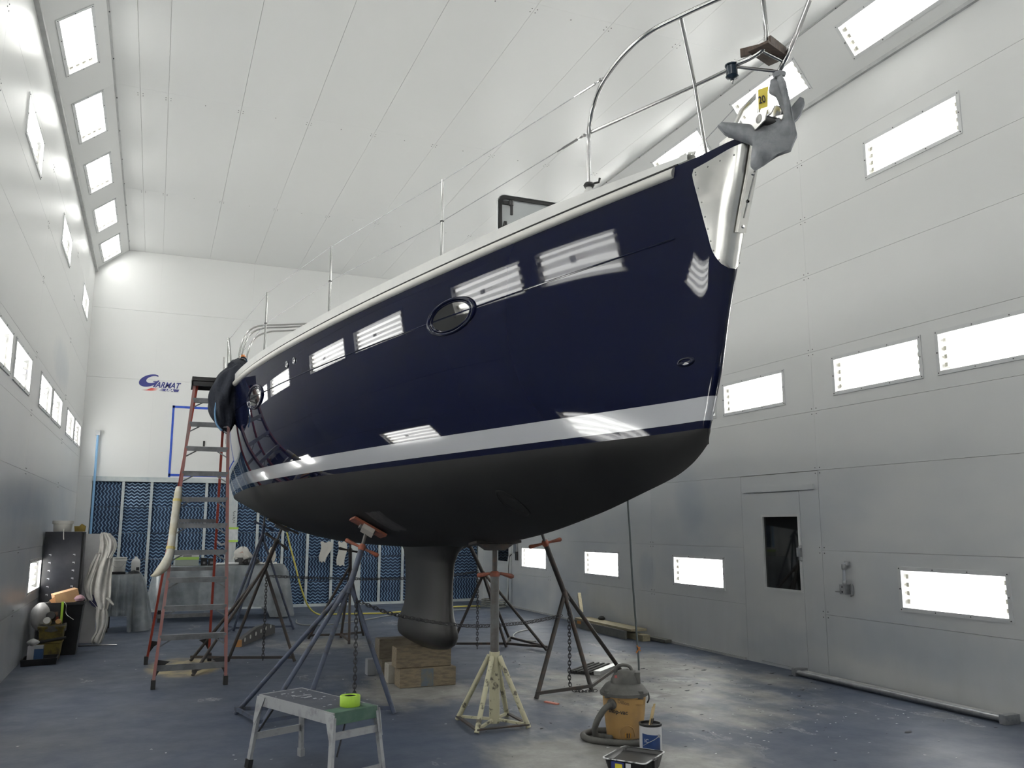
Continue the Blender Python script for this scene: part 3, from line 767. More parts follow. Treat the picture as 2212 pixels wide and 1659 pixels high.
# open deck hatch
X0, X1, Yh, Z0, Z1 = 2.36, 2.99, 6.0, 3.62, 4.205
def rr(x0, x1, z0, z1, r, y, n=6):
    P = []
    for cx, cz, a0 in ((x1-r, z1-r, 0), (x0+r, z1-r, 90), (x0+r, z0+r, 180), (x1-r, z0+r, 270)):
        for k in range(n+1): a = math.radians(a0+90*k/n); P.append((cx+r*math.cos(a), y, cz+r*math.sin(a)))
    return P
rows = [rr(X0, X1, Z0, Z1, .06, Yh-.012), rr(X0, X1, Z0, Z1, .06, Yh+.02), rr(X0+.035, X1-.035, Z0+.035, Z1-.035, .04, Yh+.02)]
ht = MB().grid(rows, closed=True).build('deck_hatch_lid', M_ALU, boat, smooth=True, angle=40)
rows = [rr(X0+.006, X1-.006, Z0+.006, Z1-.006, .055, Yh-.014), rr(X0+.034, X1-.034, Z0+.034, Z1-.034, .04, Yh-.016), rr(X0+.034, X1-.034, Z0+.034, Z1-.034, .04, Yh-.002)]
MB().grid(rows, closed=True).build('hatch_seal', M_RUBBER, ht)
q = rr(X0+.03, X1-.03, Z0+.03, Z1-.03, .04, Yh-.004); MB().prism(q, (0, .008, 0)).build('hatch_pane', M_ACRYL, ht)
for x, z in ((X0+.085, Z1-.07), (X1-.085, Z1-.07)):
    MB().box((x-.045, Yh-.03, z-.012), (x+.03, Yh-.004, z+.014)).box((x+.012, Yh-.045, z-.10), (x+.03, Yh-.028, z+.01)).lathe((x+.02, Yh-.03, z), [(.02, -.02), (.02, .02)], 10).build('hatch_handle', M_BLACK, ht)
MB().lathe((X0+.06, Yh-.02, Z0+.31), [(.02, -.03), (.028, .0), (.016, .03), (.012, .05)], 10).build('hatch_stay', M_BLACK, ht, smooth=True)
# pushpit and folded bimini hoops at the stern
tubes('pushpit_rail', [smoothpath([(.80, 12.0, 3.30), (.795, 12.0, 3.8), (.785, 12.02, 4.08), (.785, 12.08, 4.14), (.79, 12.0, 4.10), (.80, 11.75, 3.85), (.81, 11.5, 3.55), (.81, 11.4, 3.35)], 5)], .0135)
tubes('pushpit_post', [[(.83, 13.0, 3.3), (.80, 13.0, 4.05)], [(.86, 13.0, 3.3), (.81, 13.0, 4.05)]], .012)
for k, (dz, dx) in enumerate(((0, 0), (-.035, .03), (-.085, .09))):
    P = smoothpath([(.88+dx, 11.7, 3.35), (.905+dx, 11.7, 3.80+dz), (.94+dx, 11.7, 4.03+dz), (1.02+dx, 11.7, 4.19+dz), (1.17+dx, 11.7, 4.275+dz), (1.5, 11.7, 4.32+dz), (2.5, 11.7, 4.44+dz), (3.8, 11.7, 4.42+dz), (4.1, 11.7, 4.3+dz), (4.25, 11.7, 3.9+dz), (4.28, 11.7, 3.4)], 6)
    tubes('bimini_hoop', [P], .0115)
tp = MB()
for a in (0, .9, 1.8, 2.6): tp.bar((0.96-.03*math.cos(a), 11.67, 3.83-.03*math.sin(a)), (0.96+.03*math.cos(a), 11.67, 3.83+.03*math.sin(a)), .012, .01)
tp.build('orange_tie', mat('orange_tape', (.85, .28, .06), .5), boat)
# ------------------------------------------------------------------ back wall: filter bank, logo, tape
def filter_material(name, rot, tint):
    m, N, L, b = nodes_of(name)
    tc = N.new('ShaderNodeTexCoord'); sx = N.new('ShaderNodeSeparateXYZ'); L.new(tc.outputs['Object'], sx.inputs[0])
    u, v = (sx.outputs['X'], sx.outputs['Z']) if not rot else (sx.outputs['Z'], sx.outputs['X'])
    tri = mth(N, L, 'PINGPONG', u, .050)
    s = mth(N, L, 'ADD', v, mth(N, L, 'MULTIPLY', tri, .72))
    w = mth(N, L, 'PINGPONG', s, .031)
    nz = noise(N, L, tc.outputs['Object'], 9, 5)
    line = rng(N, L, mth(N, L, 'ADD', w, mth(N, L, 'MULTIPLY', nz, .004)), .0205, .0245)
    big = noise(N, L, tc.outputs['Object'], 2.6, 4)
    dk = mixc(N, L, rng(N, L, big, .4, .7), (.006, .018, .050), (.011, .028, .070))
    lt = mixc(N, L, rng(N, L, big, .38, .68), tint, tuple(min(1, c*1.55) for c in tint))
    c = mixc(N, L, line, dk, lt); L.new(c, b.inputs['Base Color']); b.inputs['Roughness'].default_value = .8
    bp = N.new('ShaderNodeBump'); bp.inputs['Strength'].default_value = .5; bp.inputs['Distance'].default_value = .01
    L.new(line, bp.inputs['Height']); L.new(bp.outputs[0], b.inputs['Normal'])
    return m
M_FA = filter_material('filter_media_chevron', False, (.13, .215, .33)); M_FB = filter_material('filter_media_upright', True, (.12, .20, .31))
M_FC = filter_material('filter_media_pale', False, (.26, .37, .50))
FX = [-1.12]+[-.58+.5*k for k in range(15)]; FX[-1] = 6.62; FX = sorted(set(round(x, 3) for x in FX))
FZ = [.02, .49, .98, 1.47, 1.96, 2.44]
def pad_mesh(w, h):
    r = []
    for j in range(7):
        z = -h/2+h*j/6; r.append([(-w/2+w*i/6, .012*((i in (0, 6)) or (j in (0, 6))), z) for i in range(7)])
    return MB().grid(r)
_pm = {}
rf = random.Random(3)
for i in range(len(FX)-1):
    for j in range(5):
        w, h = round(FX[i+1]-FX[i]-.012, 3), round(FZ[j+1]-FZ[j]-.006, 3)
        if j == 4 and i == 1: mm = M_FC
        else: mm = M_FA if rf.random() < .58 else M_FB
        key = (w, h, mm.name)
        if key not in _pm:
            o = pad_mesh(w, h).build('filter_pad', mm, wb, smooth=True, local=True); _pm[key] = o
        else:
            o = _pm[key].copy(); COL.objects.link(o)
        o.parent = wb; o.location = ((FX[i]+FX[i+1])/2, YB+.03, (FZ[j]+FZ[j+1])/2)
M_POST = mat('sprayed_white_post', (.50, .54, .54), .5, c2=(.36, .42, .46), nscale=5, nlo=.45, nhi=.7)
for k, x in enumerate(FX[1:-1]):
    wide = k in (4, 9)
    if wide:
        x += .0
        MB().box((x-.10, YB-.030, .02), (x+.10, YB+.026, 2.46)).build('filter_post', M_POST, wb)
        for dx in (-.035, .035): MB().box((x+dx-.004, YB-.034, .02), (x+dx+.004, YB-.029, 2.46)).build('post_seam', M_GAP, wb)
    else: MB().box((x-.025, YB-.018, .02), (x+.025, YB+.028, 2.46)).build('filter_post', M_POST, wb)
MB().box((-1.13, YB-.03, 2.44), (6.63, YB+.03, 2.53)).build('filter_header', M_POST, wb)
MB().box((-1.13, YB-.05, 0), (6.63, YB+.03, .05)).build('filter_sill', M_POST, wb)
# papers taped on the wide post
pp = tag(MB().box((1.38, YB-.036, 1.33), (1.55, YB-.032, 1.56)).build('paper_sheet', mat('paper', (.62, .64, .66), .6, c2=(.5, .53, .57), nscale=12)), 'white paper sheet taped to the wide filter post above the covered table', 'paper')
tg = mat('green_masking_tape', (.42, .62, .10), .55, c2=(.36, .55, .10), nscale=20)
for z in (1.56, 1.31): MB().box((1.375, YB-.039, z-.02), (1.555, YB-.0365, z+.02)).build('green_tape_strip', tg, pp)
MKR = mat('black_marker', (.02, .02, .025), .7)
wr = MB(); rw = random.Random(5)
for k in range(7):
    z = 1.66+k*.035; wr.bar((1.44+rw.uniform(-.01, .01), YB-.0365, z), (1.47+rw.uniform(-.012, .02), YB-.0365, z+rw.uniform(.01, .03)), .004, .009)
wr.build('marker_writing', MKR, wb)['kind'] = 'stuff'
# blue conduit pipe on the left
bp_ = tag(MB().tube([(-1.07, YB-.09, .0), (-1.085, YB-.09, 3.32)], .022, 10).build('blue_air_pipe', mat('light_blue_pipe', (.22, .42, .66), .4), smooth=True), 'tall thin light blue pipe against the back wall beside the filters', 'pipe')
MB().box((-1.125, YB-.12, 3.30), (-1.045, YB-.06, 3.39)).build('pipe_clamp', M_GALV, bp_)
# logo
M_LOGO = mat('logo_blue', (.035, .040, .20), .5); M_LOGR = None
def logo_grad(name, stops):
    m, N, L, b = nodes_of(name); tc = N.new('ShaderNodeTexCoord'); r = N.new('ShaderNodeValToRGB')
    sx = N.new('ShaderNodeSeparateXYZ'); L.new(tc.outputs['Generated'], sx.inputs[0]); L.new(sx.outputs['X'], r.inputs[0])
    el = r.color_ramp.elements
    while len(el) > 1: el.remove(el[-1])
    el[0].position = stops[0][0]; el[0].color = (*stops[0][1], 1)
    for p, c in stops[1:]: e = el.new(p); e.color = (*c, 1)
    L.new(r.outputs[0], b.inputs['Base Color']); b.inputs['Roughness'].default_value = .5; return m
WHT = (.72, .725, .715)
M_SWR = logo_grad('logo_red_fade', [(0, (.35, .2, .2)), (.35, (.55, .05, .05)), (.65, (.62, .12, .10)), (1, WHT)])
M_SWB = logo_grad('logo_blue_fade', [(0, WHT), (.25, (.08, .08, .25)), (1, (.045, .05, .20))])
K = .000492
def LG(cx, cy, off=.004):
    cy2 = cy-.0587*(cx-165); return (-.44+(cx-165)*K, YB-off, 4.405-(cy2-540)*K)
logo = thing('wall_logo', 'blue and red GARMAT USA company logo on the white back wall', 'sign', (-.03, YB, 4.4))
def ell(cx, cy, rx, ry, rot, a0, a1, n): 
    P = []
    for k in range(n+1):
        a = math.radians(a0+(a1-a0)*k/n); x = rx*math.cos(a); y = ry*math.sin(a); c, s = math.cos(rot), math.sin(rot); P.append((cx+x*c-y*s, cy+x*s+y*c))
    return P
# letter G: crescent between an outer and an inner tilted ellipse, open on the right, with a bar
outer = ell(545, 540, 400, 232, -.30, -28, -330, 48); inner = ell(655, 500, 238, 132, -.25, -20, -322, 48)
g = MB(); n = len(outer)
g.add([LG(*p) for p in outer]+[LG(*p) for p in inner], [(i, i+1, n+i+1, n+i) for i in range(n-1)])
g.build('letter_G', M_LOGO, logo)
MB().add([LG(670, 600, .0045), LG(690, 562, .0045), LG(880, 575, .0045), LG(835, 640, .0045), LG(740, 810, .0045), LG(670, 805, .0045), LG(740, 690, .0045), LG(790, 605, .0045)], [(0,1,2,3,7), (7,3,4,5,6)]).build('letter_G_bar', M_LOGO, logo)
o = LG(765, 812); text_mesh('letters_ARMAT', 'ARMAT', .158, M_LOGO, logo, o, (1,0,0), (0,0,1), shear=.38, bold=.004, extrude=.0008, sx=.83)
MB().add([LG(270, 915), LG(480, 905), LG(620, 835), LG(900, 855), LG(800, 945), LG(600, 950), LG(400, 930)], [(0,1,2,3,4,5,6)]).build('red_swoosh', M_SWR, logo)
MB().add([LG(890, 965), LG(1000, 862), LG(1660, 905), LG(1630, 1003)], [(0,1,2,3)]).build('blue_bar', M_SWB, logo)
text_mesh('letters_USA', 'USA', .062, mat('logo_white', (.75, .75, .76), .5), logo, LG(1140, 968, .006), (1,0,0), (0,0,1), shear=.2, bold=.003, extrude=.0008, sx=1.35)
# blue masking tape rectangle
M_BT = mat('blue_masking_tape', (.02, .07, .42), .55, c2=(.03, .09, .5), nscale=9)
tr_ = thing('masking_tape_outline', 'blue masking tape outline on the white back wall behind the stepladder', 'tape', (.8, YB, 3.2))
for a, b in (((.195, 2.54), (.235, 3.95)), ((.195, 3.90), (1.45, 3.945)), ((1.41, 2.6), (1.45, 3.95)), ((.195, 2.56), (1.45, 2.605))):
    MB().box((a[0], YB-.004, a[1]), (b[0], YB-.001, b[1])).build('tape_strip', M_BT, tr_)
tag(MB().box((.80, YB-.012, 3.16), (.835, YB-.001, 3.27)).build('wall_slot', M_BLACK), 'small black slot plate on the white wall inside the blue tape outline', 'wall plate')
# ------------------------------------------------------------------ door wall fittings
DY0, DY1 = 7.775, 8.56
d1 = MB(); d1.box((XR-.004, DY0, .035), (XR+.045, DY0+.035, 1.99)); d1.box((XR-.004, DY0+.035, .035), (XR+.045, 8.42+.02, .865)); d1.box((XR-.004, 8.44, .035), (XR+.045, DY1, 1.99)); d1.box((XR-.004, DY0+.035, 1.73), (XR+.045, 8.44, 1.99)); d1.box((XR+.02, DY0+.03, .86), (XR+.04, 8.45, 1.735))
door = struct(d1.build('door_1', M_WALL))
MB().box((XR+.008, 7.81, .885), (XR+.018, 8.42, 1.71)).build('window_pane', M_GLASSDK, door)
fr_ = MB()
for (y0, z0, y1, z1) in ((7.785, .862, 8.445, .888), (7.785, 1.708, 8.445, 1.735), (7.785, .888, 7.812, 1.708), (8.418, .888, 8.445, 1.708)): fr_.box((XR-.014, y0, z0), (XR+.02, y1, z1))
fr_.build('window_frame', M_WHITE, door)
hd = MB().box((XR-.03, 7.775, 1.26), (XR-.004, 7.835, 1.36)).tube([(XR-.02, 7.765, 1.215), (XR-.055, 7.765, 1.23), (XR-.055, 7.765, 1.37), (XR-.02, 7.765, 1.39)], .008, 8); hd.build('door_handle', M_GALV, door, smooth=True)
sr = MB()
for (y0, z0, y1, z1) in ((7.464, 0, 7.77, 2.205), (8.565, 0, 8.816, 2.205), (7.77, 1.995, 8.565, 2.205)): sr.box((XR, y0, z0), (XR+.03, y1, z1))
sr.box((XR, 7.77, 0), (XR+.03, 8.565, .03))
struct(sr.build('trim_7', M_WALL))
struct(MB().box((XR-.018, 7.53, 2.005), (XR-.001, 8.77, 2.065)).build('trim_8', M_WALL))
# second door near the back corner
d2 = MB(); d2.box((XR-.012, 16.30, .03), (XR-.002, 17.15, 1.98)); door2 = struct(d2.build('door_2', M_WALL))
MB().box((XR-.022, 16.42, .89), (XR-.013, 17.0, 1.70)).build('window_pane', M_GLASSDK, door2)
fr_ = MB()
for (y0, z0, y1, z1) in ((16.39, .86, 17.03, .89), (16.39, 1.70, 17.03, 1.73), (16.39, .89, 16.42, 1.70), (17.0, .89, 17.03, 1.70)): fr_.box((XR-.026, y0, z0), (XR-.012, y1, z1))
fr_.build('window_frame', M_WHITE, door2)
# conduit box and valve
cb = thing('conduit_outlet', 'grey conduit elbow with outlet box on the wall beside the door', 'outlet', (XR-.03, 7.10, .92))
MB().tube(smoothpath([(XR, 7.08, 1.215), (XR-.035, 7.085, 1.215), (XR-.05, 7.095, 1.20), (XR-.05, 7.10, 1.17), (XR-.05, 7.105, 1.0)], 5), .016, 10).build('conduit', mat('conduit_grey_blue', (.45, .48, .53), .4, .3), cb, smooth=True)
for c_, pf_ in (((XR-.05, 7.098, 1.15), [(.022, 0), (.026, .01), (.026, .05), (.022, .06)]), ((XR-.05, 7.105, 1.0), [(.02, 0), (.024, .01), (.024, .035), (.02, .04)]), ((XR-.02, 7.082, 1.215), [(.03, -.02), (.03, .02)])):
    MB().lathe(c_, pf_, 12).build('conduit_fitting', M_GALV, cb, smooth=True)
MB().box((XR-.085, 7.065, .90), (XR-.012, 7.145, 1.0)).build('outlet_box', M_GALV, cb)
MB().lathe((XR-.088, 7.105, .975), [(.009, 0), (.009, .004)], 10, (Vector((0,1,0)), Vector((0,0,1)), Vector((1,0,0)))).lathe((XR-.088, 7.105, .925), [(.010, 0), (.010, .004)], 10, (Vector((0,1,0)), Vector((0,0,1)), Vector((1,0,0)))).build('outlet_socket', M_BLACK, cb)
MB().tube(smoothpath([(XR-.02, 7.05, 1.005), (XR-.02, 7.03, .995), (XR-.02, 7.025, .95), (XR-.02, 7.03, .90), (XR-.02, 7.06, .885)], 4), .008, 8).build('wire_loop', M_GALV, cb, smooth=True)
MB().cyl((XR-.05, 7.145, .925), (XR-.05, 7.235, .925), .011, n=10).build('pipe_stub', M_GALV, cb, smooth=True)
# pipe rail lying along the foot of the door wall
rl = thing('floor_rail', 'long grey pipe rail lying along the foot of the door wall', 'rail', (XR-.12, 6.5, 0))
MB().tube([(XR-.20, 7.72, .035), (XR-.20, 5.28, .035)], .026, 10).build('pipe', M_GALV, rl, smooth=True)
MB().box((XR-.15, 5.25, 0), (XR-.08, 7.75, .05)).build('angle_bar', M_TRIM, rl)
for y in (5.24, 7.74): MB().box((XR-.24, y-.03, 0), (XR-.07, y+.03, .075)).build('end_bracket', M_GALV, rl)
bs = MB()
for k in range(7):
    pass
struct(MB().box((XR-.022, 8.85, 0), (XR-.001, YB, .03)).build('baseboard_right', M_TRIM))
# outlet and cables near back corner
ob = thing('corner_outlet', 'wall outlet with hanging white cables near the back corner', 'outlet', (XR-.03, 16.1, 1.05))
MB().box((XR-.04, 15.98, 1.06), (XR-.004, 16.14, 1.27)).build('outlet_plate', M_GALV, ob)
MB().box((XR-.05, 15.96, .93), (XR-.01, 16.02, 1.10)).build('switch_lever', M_BLACK, ob)
MB().tube(smoothpath([(XR-.06, 16.15, 1.06), (XR-.09, 16.22, 1.03), (XR-.10, 16.28, .8), (XR-.10, 16.27, .4), (XR-.12, 16.3, .05), (XR-.3, 16.2, .012), (XR-.5, 16.4, .012)], 6), .012, 8).build('cable', mat('white_cable', (.6, .61, .6), .4), ob, smooth=True)
MB().tube(smoothpath([(XR-.06, 16.18, 1.04), (XR-.08, 16.26, .95), (XR-.08, 16.30, .6), (XR-.09, 16.28, .3), (XR-.1, 16.32, .06), (XR-.25, 16.5, .012)], 6), .010, 8).build('cable', M_RUBBER, ob, smooth=True)
# ------------------------------------------------------------------ boat stands
M_SBLUE = mat('worn_blue_stand_paint', (.050, .065, .105), .5, c2=(.030, .032, .036), nscale=10, nlo=.5, nhi=.66)
M_SRUST = mat('rusty_dark_stand', (.040, .036, .034), .6, c2=(.075, .045, .03), nscale=12, nlo=.5, nhi=.7)
M_SYEL = mat('chipped_cream_stand', (.44, .42, .29), .5, c2=(.10, .09, .07), nscale=16, nlo=.56, nhi=.64)
M_SGREY = mat('grey_pipe', (.10, .105, .105), .5, c2=(.07, .06, .055), nscale=8)
M_ORANGE = mat('rust_orange', (.30, .085, .045), .6, c2=(.16, .06, .04), nscale=15)
M_WOODD = mat('dark_pad_wood', (.04, .034, .03), .7, c2=(.02, .018, .016), nscale=9)
def stand(label, feet, apex, padp, nrm, m, hcol, pipe=.55, legr=.019, bars=None, drop=None, padm=None, padsz=(.16, .10), m_leg=None):
    t = thing('boat_stand', label, 'boat stand', (sum(f[0] for f in feet)/len(feet), sum(f[1] for f in feet)/len(feet), 0), 'boat stands')
    A, P, Nn = Vector(apex), Vector(padp), Vector(nrm).normalized(); up = (P-A).normalized()
    for k, f in enumerate(feet):
        d = Vector((f[0], f[1], 0))-A; top = A+up*(.04*(k % 3))-up*.02
        MB().cyl(Vector((f[0], f[1], .004)), top, legr, n=10).build('leg', m_leg or m, t, smooth=True)
    n = len(feet)
    for i, j in (bars or [(k, (k+1) % n) for k in range(n)]):
        a, b = Vector((*feet[i][:2], .05)), Vector((*feet[j][:2], .05)); MB().bar(a, b, .024, .03).build('base_bar', m_leg or m, t)
    Hh = A+(P-A)*pipe
    MB().cyl(A-up*.10, Hh, .026, n=12).build('post', m, t, smooth=True)
    MB().cyl(Hh, P-Nn*-.045, .015, n=10).build('screw_rod', M_SGREY, t, smooth=True)
    sd = up.cross(Vector((.35, 1, 0))).normalized(); hh = MB()
    hh.lathe(Hh, [(.030, -.012), (.034, .0), (.034, .03), (.022, .045)], 12, (up.orthogonal().normalized(), up.cross(up.orthogonal().normalized()), up))
    for s in (1, -1):
        hh.tube([Hh+up*.012, Hh+up*.012+sd*s*.06+up*.012*s, Hh+sd*s*.15+up*(.012+.03*s), Hh+sd*s*.165+up*(.012+.032*s)], [.013, .012, .021, .012], 8)
    hh.build('turn_handle', hcol, t, smooth=True)
    a1 = Nn.cross(Vector((0, 1, 0))).normalized(); a2 = Nn.cross(a1).normalized()
    c = P+Nn*.016
    pd = MB().obox(c, a1*padsz[0], a2*padsz[1], Nn*.012).build('pad', padm or M_WOODD, t)
    MB().obox(P+Nn*.042, a1*padsz[0]*.45, a2*padsz[1]*.30, Nn*.016).build('pad_bracket', M_SGREY, t)
    return t
def UNs(d, v, sd=1):
    p, n = UN(d, v, .004)
    if sd < 0: q = Vector(mir(p)); m2 = Vector(mir(p+n))-q; return q, m2
    return p, n
p, n = UNs(4.21, .50)
stand('blue boat stand with an orange padded head under the hull beside the keel', [(.75, 8.04), (.89, 7.44), (1.24, 7.56), (2.02, 7.54)], (1.65, 7.72, 1.11), p, n, M_SBLUE, M_ORANGE, .58, .021, [(0, 3), (1, 2), (0, 1)], padm=M_ORANGE, padsz=(.17, .085))
pdx = MB(); a1 = n.cross(Vector((0, 1, 0))).normalized(); c_ = p+n*.05
MB().obox(c_+Vector((0, -.05, 0)), a1*.06, Vector((0, .035, -.02)), n*.02).build('wood_block', mat('pale_scrap_wood', (.5, .47, .42), .6), bpy.data.objects['boat_stand'])
p, n = UNs(7.2, .47)
stand('rusty dark boat stand in front of the covered table behind the stepladder', [(1.66, 10.81), (.92, 11.1), (.49, 10.22), (.51, 11.33)], (1.29, 10.95, 1.11), p, n, M_SRUST, M_SRUST, .6, .019, [(0, 1), (1, 2), (1, 3)], padsz=(.20, .09))
p, n = UNs(4.05, .50, -1)
stand('rusty dark boat stand between the shop vacuum and the yellowed plank pile', [(3.42, 7.66), (4.08, 7.80), (4.97, 8.81)], (3.85, 7.93, .95), p, n, M_SRUST, M_ORANGE, .72, .022, [(0, 1), (1, 2)], padsz=(.17, .09))
p, n = UNs(7.2, .52, -1)
stand('dark boat stand with wide splayed legs behind the cream-footed stand', [(3.77, 11.24), (4.46, 10.97), (4.83, 10.47), (4.75, 11.54)], (4.12, 10.97, .98), p, n, M_SRUST, M_SRUST, .6, .019, [(0, 1), (1, 2), (1, 3), (3, 2)])
p, n = UNs(10.3, .5)
stand('dark blue boat stand beyond the rusty stand, under the stern', [(2.13, 14.11), (1.24, 14.24), (1.0, 13.4), (1.16, 14.68)], (1.58, 13.98, 1.45), p, n, M_SBLUE, M_SBLUE, .4, .019, [(0, 1), (1, 3), (1, 2)])
p, n = UNs(8.9, .999); n = Vector((0, 0, -1)); p = Vector((p.x, p.y, p.z))
stand('rusty boat stand under the hull centreline behind the blue stand', [(2.97, 12.92), (2.61, 12.79), (2.15, 12.84), (2.58, 12.08)], (2.66, 12.52, .98), p, n, M_SRUST, M_SRUST, .5, .019, [(0, 1), (1, 2), (1, 3)])
# cream footed centre stand
ys = thing('boat_stand', 'vertical boat stand with chipped cream legs under the bow', 'boat stand', (2.665, 6.81, 0), 'boat stands')
C = Vector((2.665, 6.81, 0)); ft = [(2.45, 7.11), (2.43, 6.59), (2.88, 6.60), (2.88, 7.06)]
for f in ft: MB().cyl((f[0], f[1], .006), (C.x+(f[0]-C.x)*.14, C.y+(f[1]-C.y)*.14, .545), .021, n=10).build('leg', M_SYEL, ys, smooth=True)
MB().cyl((C.x, C.y, .02), (C.x, C.y, .58), .043, n=16).build('lower_post', M_SYEL, ys, smooth=True)
MB().cyl((C.x, C.y, .57), (C.x, C.y, 1.19), .036, n=16).build('post', M_SGREY, ys, smooth=True)
MB().cyl((C.x, C.y, 1.18), (C.x, C.y, 1.405), .021, n=12).build('screw_rod', M_SRUST, ys, smooth=True)
hh = MB().lathe((C.x, C.y, 1.185), [(.040, 0), (.044, .01), (.044, .03), (.024, .045)], 14)
for s, a in ((1, .3), (-1, .55)):
    dx, dy = math.cos(a)*s, -math.sin(a)*s*.4; hh.tube([(C.x, C.y, 1.205), (C.x+dx*.06, C.y+dy*.06, 1.207), (C.x+dx*.15, C.y+dy*.15, 1.19-.006*s), (C.x+dx*.17, C.y+dy*.17, 1.187-.006*s)], [.014, .012, .021, .012], 8)
hh.build('turn_handle', M_ORANGE, ys, smooth=True)
for i in range(4):
    a, b = ft[i], ft[(i+1) % 4]
    if i != 3: MB().bar((*a, .03), (*b, .03), .03, .012).build('base_bar', M_SRUST, ys)
for f in ft: MB().bar((*f, .03), (C.x, C.y, .05), .022, .02).build('base_spoke', M_SYEL, ys)
MB().prism([(C.x-.16, C.y-.05, 1.455), (C.x-.075, C.y-.05, 1.40), (C.x+.075, C.y-.05, 1.40), (C.x+.16, C.y-.05, 1.455)], (0, .10, 0)).build('pad_bracket', M_SRUST, ys)
MB().obox((C.x, C.y, 1.462), (.20, 0, 0), (0, .10, -.012), (0, .001, .010)).build('pad', M_WOODD, ys)
# chains
M_CHAIN = mat('dark_steel_chain', (.055, .055, .058), .5, .6)
def chain(label, pts, pitch=.034, lk=.028, wire=.0042):
    P = smoothpath(pts, 14); mb = MB(); acc = 0; k = 0
    for a, b in zip(P[:-1], P[1:]):
        seg = (b-a).length
        while acc <= seg:
            c = a+(b-a)*(acc/seg); d = (b-a).normalized(); s = d.cross(Vector((.3, .9, .2)) if k % 2 else Vector((.9, -.3, .35))).normalized()
            lp = []
            for q in range(8):
                an = 2*math.pi*q/8; lp.append(c+d*(lk*math.cos(an))+s*(lk*.52*math.sin(an)))
            mb.tube(lp, wire, 4, closed=True); acc += pitch; k += 1
        acc -= seg
    return tag(mb.build('chain', M_CHAIN), label, 'chain', 'stand chains')
chain('dark chain slung between the blue stand and the stand by the vacuum, across the keel', [(1.705, 7.67, .95), (2.05, 7.60, .82), (2.7, 7.62, .70), (3.3, 7.72, .69), (3.78, 7.86, .725)])
chain('dark chain hanging from the blue stand to the floor', [(1.69, 7.66, .95), (1.695, 7.655, .5), (1.69, 7.65, .04), (1.66, 7.62, .015)])
chain('dark chain hanging from the stand by the vacuum, trailing onto the floor', [(3.87, 7.86, .78), (3.872, 7.86, .4), (3.87, 7.85, .06), (3.95, 7.78, .014), (4.08, 7.74, .014)])
chain('dark chain hanging from the rusty stand beside the perforated bar', [(1.30, 10.90, 1.0), (1.302, 10.9, .5), (1.30, 10.89, .03)])
chain('dark chain hanging from the wide splayed stand behind the cream-footed stand', [(4.02, 10.9, .92), (4.022, 10.9, .4), (4.02, 10.9, .03)])
chain('dark chain strung from the rusty stand towards the far side of the keel', [(1.36, 10.93, 1.0), (2.0, 10.95, .96), (2.9, 11.0, .93), (3.6, 11.0, .95), (4.05, 10.97, 1.0)])
# ------------------------------------------------------------------ keel blocks
M_TIMB = mat('rough_timber', (.23, .185, .12), .75, c2=(.145, .115, .08), nscale=5, stretch=(2, 9, 9), bump=.3, bscale=30)
M_TIMB2 = mat('rough_timber_dark', (.15, .125, .09), .8, c2=(.10, .085, .065), nscale=5, stretch=(2, 9, 9), bump=.3, bscale=30)
def block(x0, y0, z0, x1, y1, z1, m, label, rot=0.0):
    c = Vector(((x0+x1)/2, (y0+y1)/2, z0)); hx, hy, h = (x1-x0)/2, (y1-y0)/2, z1-z0; b = .006; mb = MB()
    rows = []
    for (ex, z) in ((-b, 0), (0, b), (0, h-b), (-b, h)):
        rows.append([(sx*(hx+ex), sy*(hy+ex), z) for sx, sy in ((-1,-1), (1,-1), (1,1), (-1,1))])
    mb.grid(rows, closed=True); mb.f.append((3, 2, 1, 0)); mb.mi.append(0); q = len(mb.v); mb.f.append((q-4, q-3, q-2, q-1)); mb.mi.append(0)
    o = mb.build('timber_block', m); o.location = c; o.rotation_euler = (0, 0, rot); return tag(o, label, 'timber', 'keel blocking')
bl = block(2.37, 8.64, 0, 2.955, 8.86, .185, M_TIMB, 'front lower timber block under the keel with a blue painted patch', -.015)
MB().box((-.075, -.1125, .008), (.055, -.1105, .178)).build('blue_paint_patch', mat('faded_blue_paint', (.10, .13, .16), .7, c2=(.15, .14, .11), nscale=14), bl, local=True)
block(2.34, 8.68, .186, 2.915, 8.87, .385, M_TIMB, 'front upper timber block with a long split, bearing the keel toe', -.015)
block(2.33, 8.95, 0, 2.41, 9.12, .19, mat('pale_timber_end', (.36, .34, .30), .7, c2=(.28, .26, .22)), 'small pale timber offcut standing behind the front keel blocks')
block(2.36, 9.35, 0, 2.95, 9.53, .19, M_TIMB2, 'rear lower timber block under the keel')
block(2.33, 9.36, .191, 2.92, 9.56, .392, M_TIMB2, 'rear upper timber block under the keel heel')
block(2.24, 9.50, 0, 2.33, 9.62, .17, mat('grey_timber_end', (.22, .23, .25), .7), 'small grey timber offcut beside the rear keel blocks')
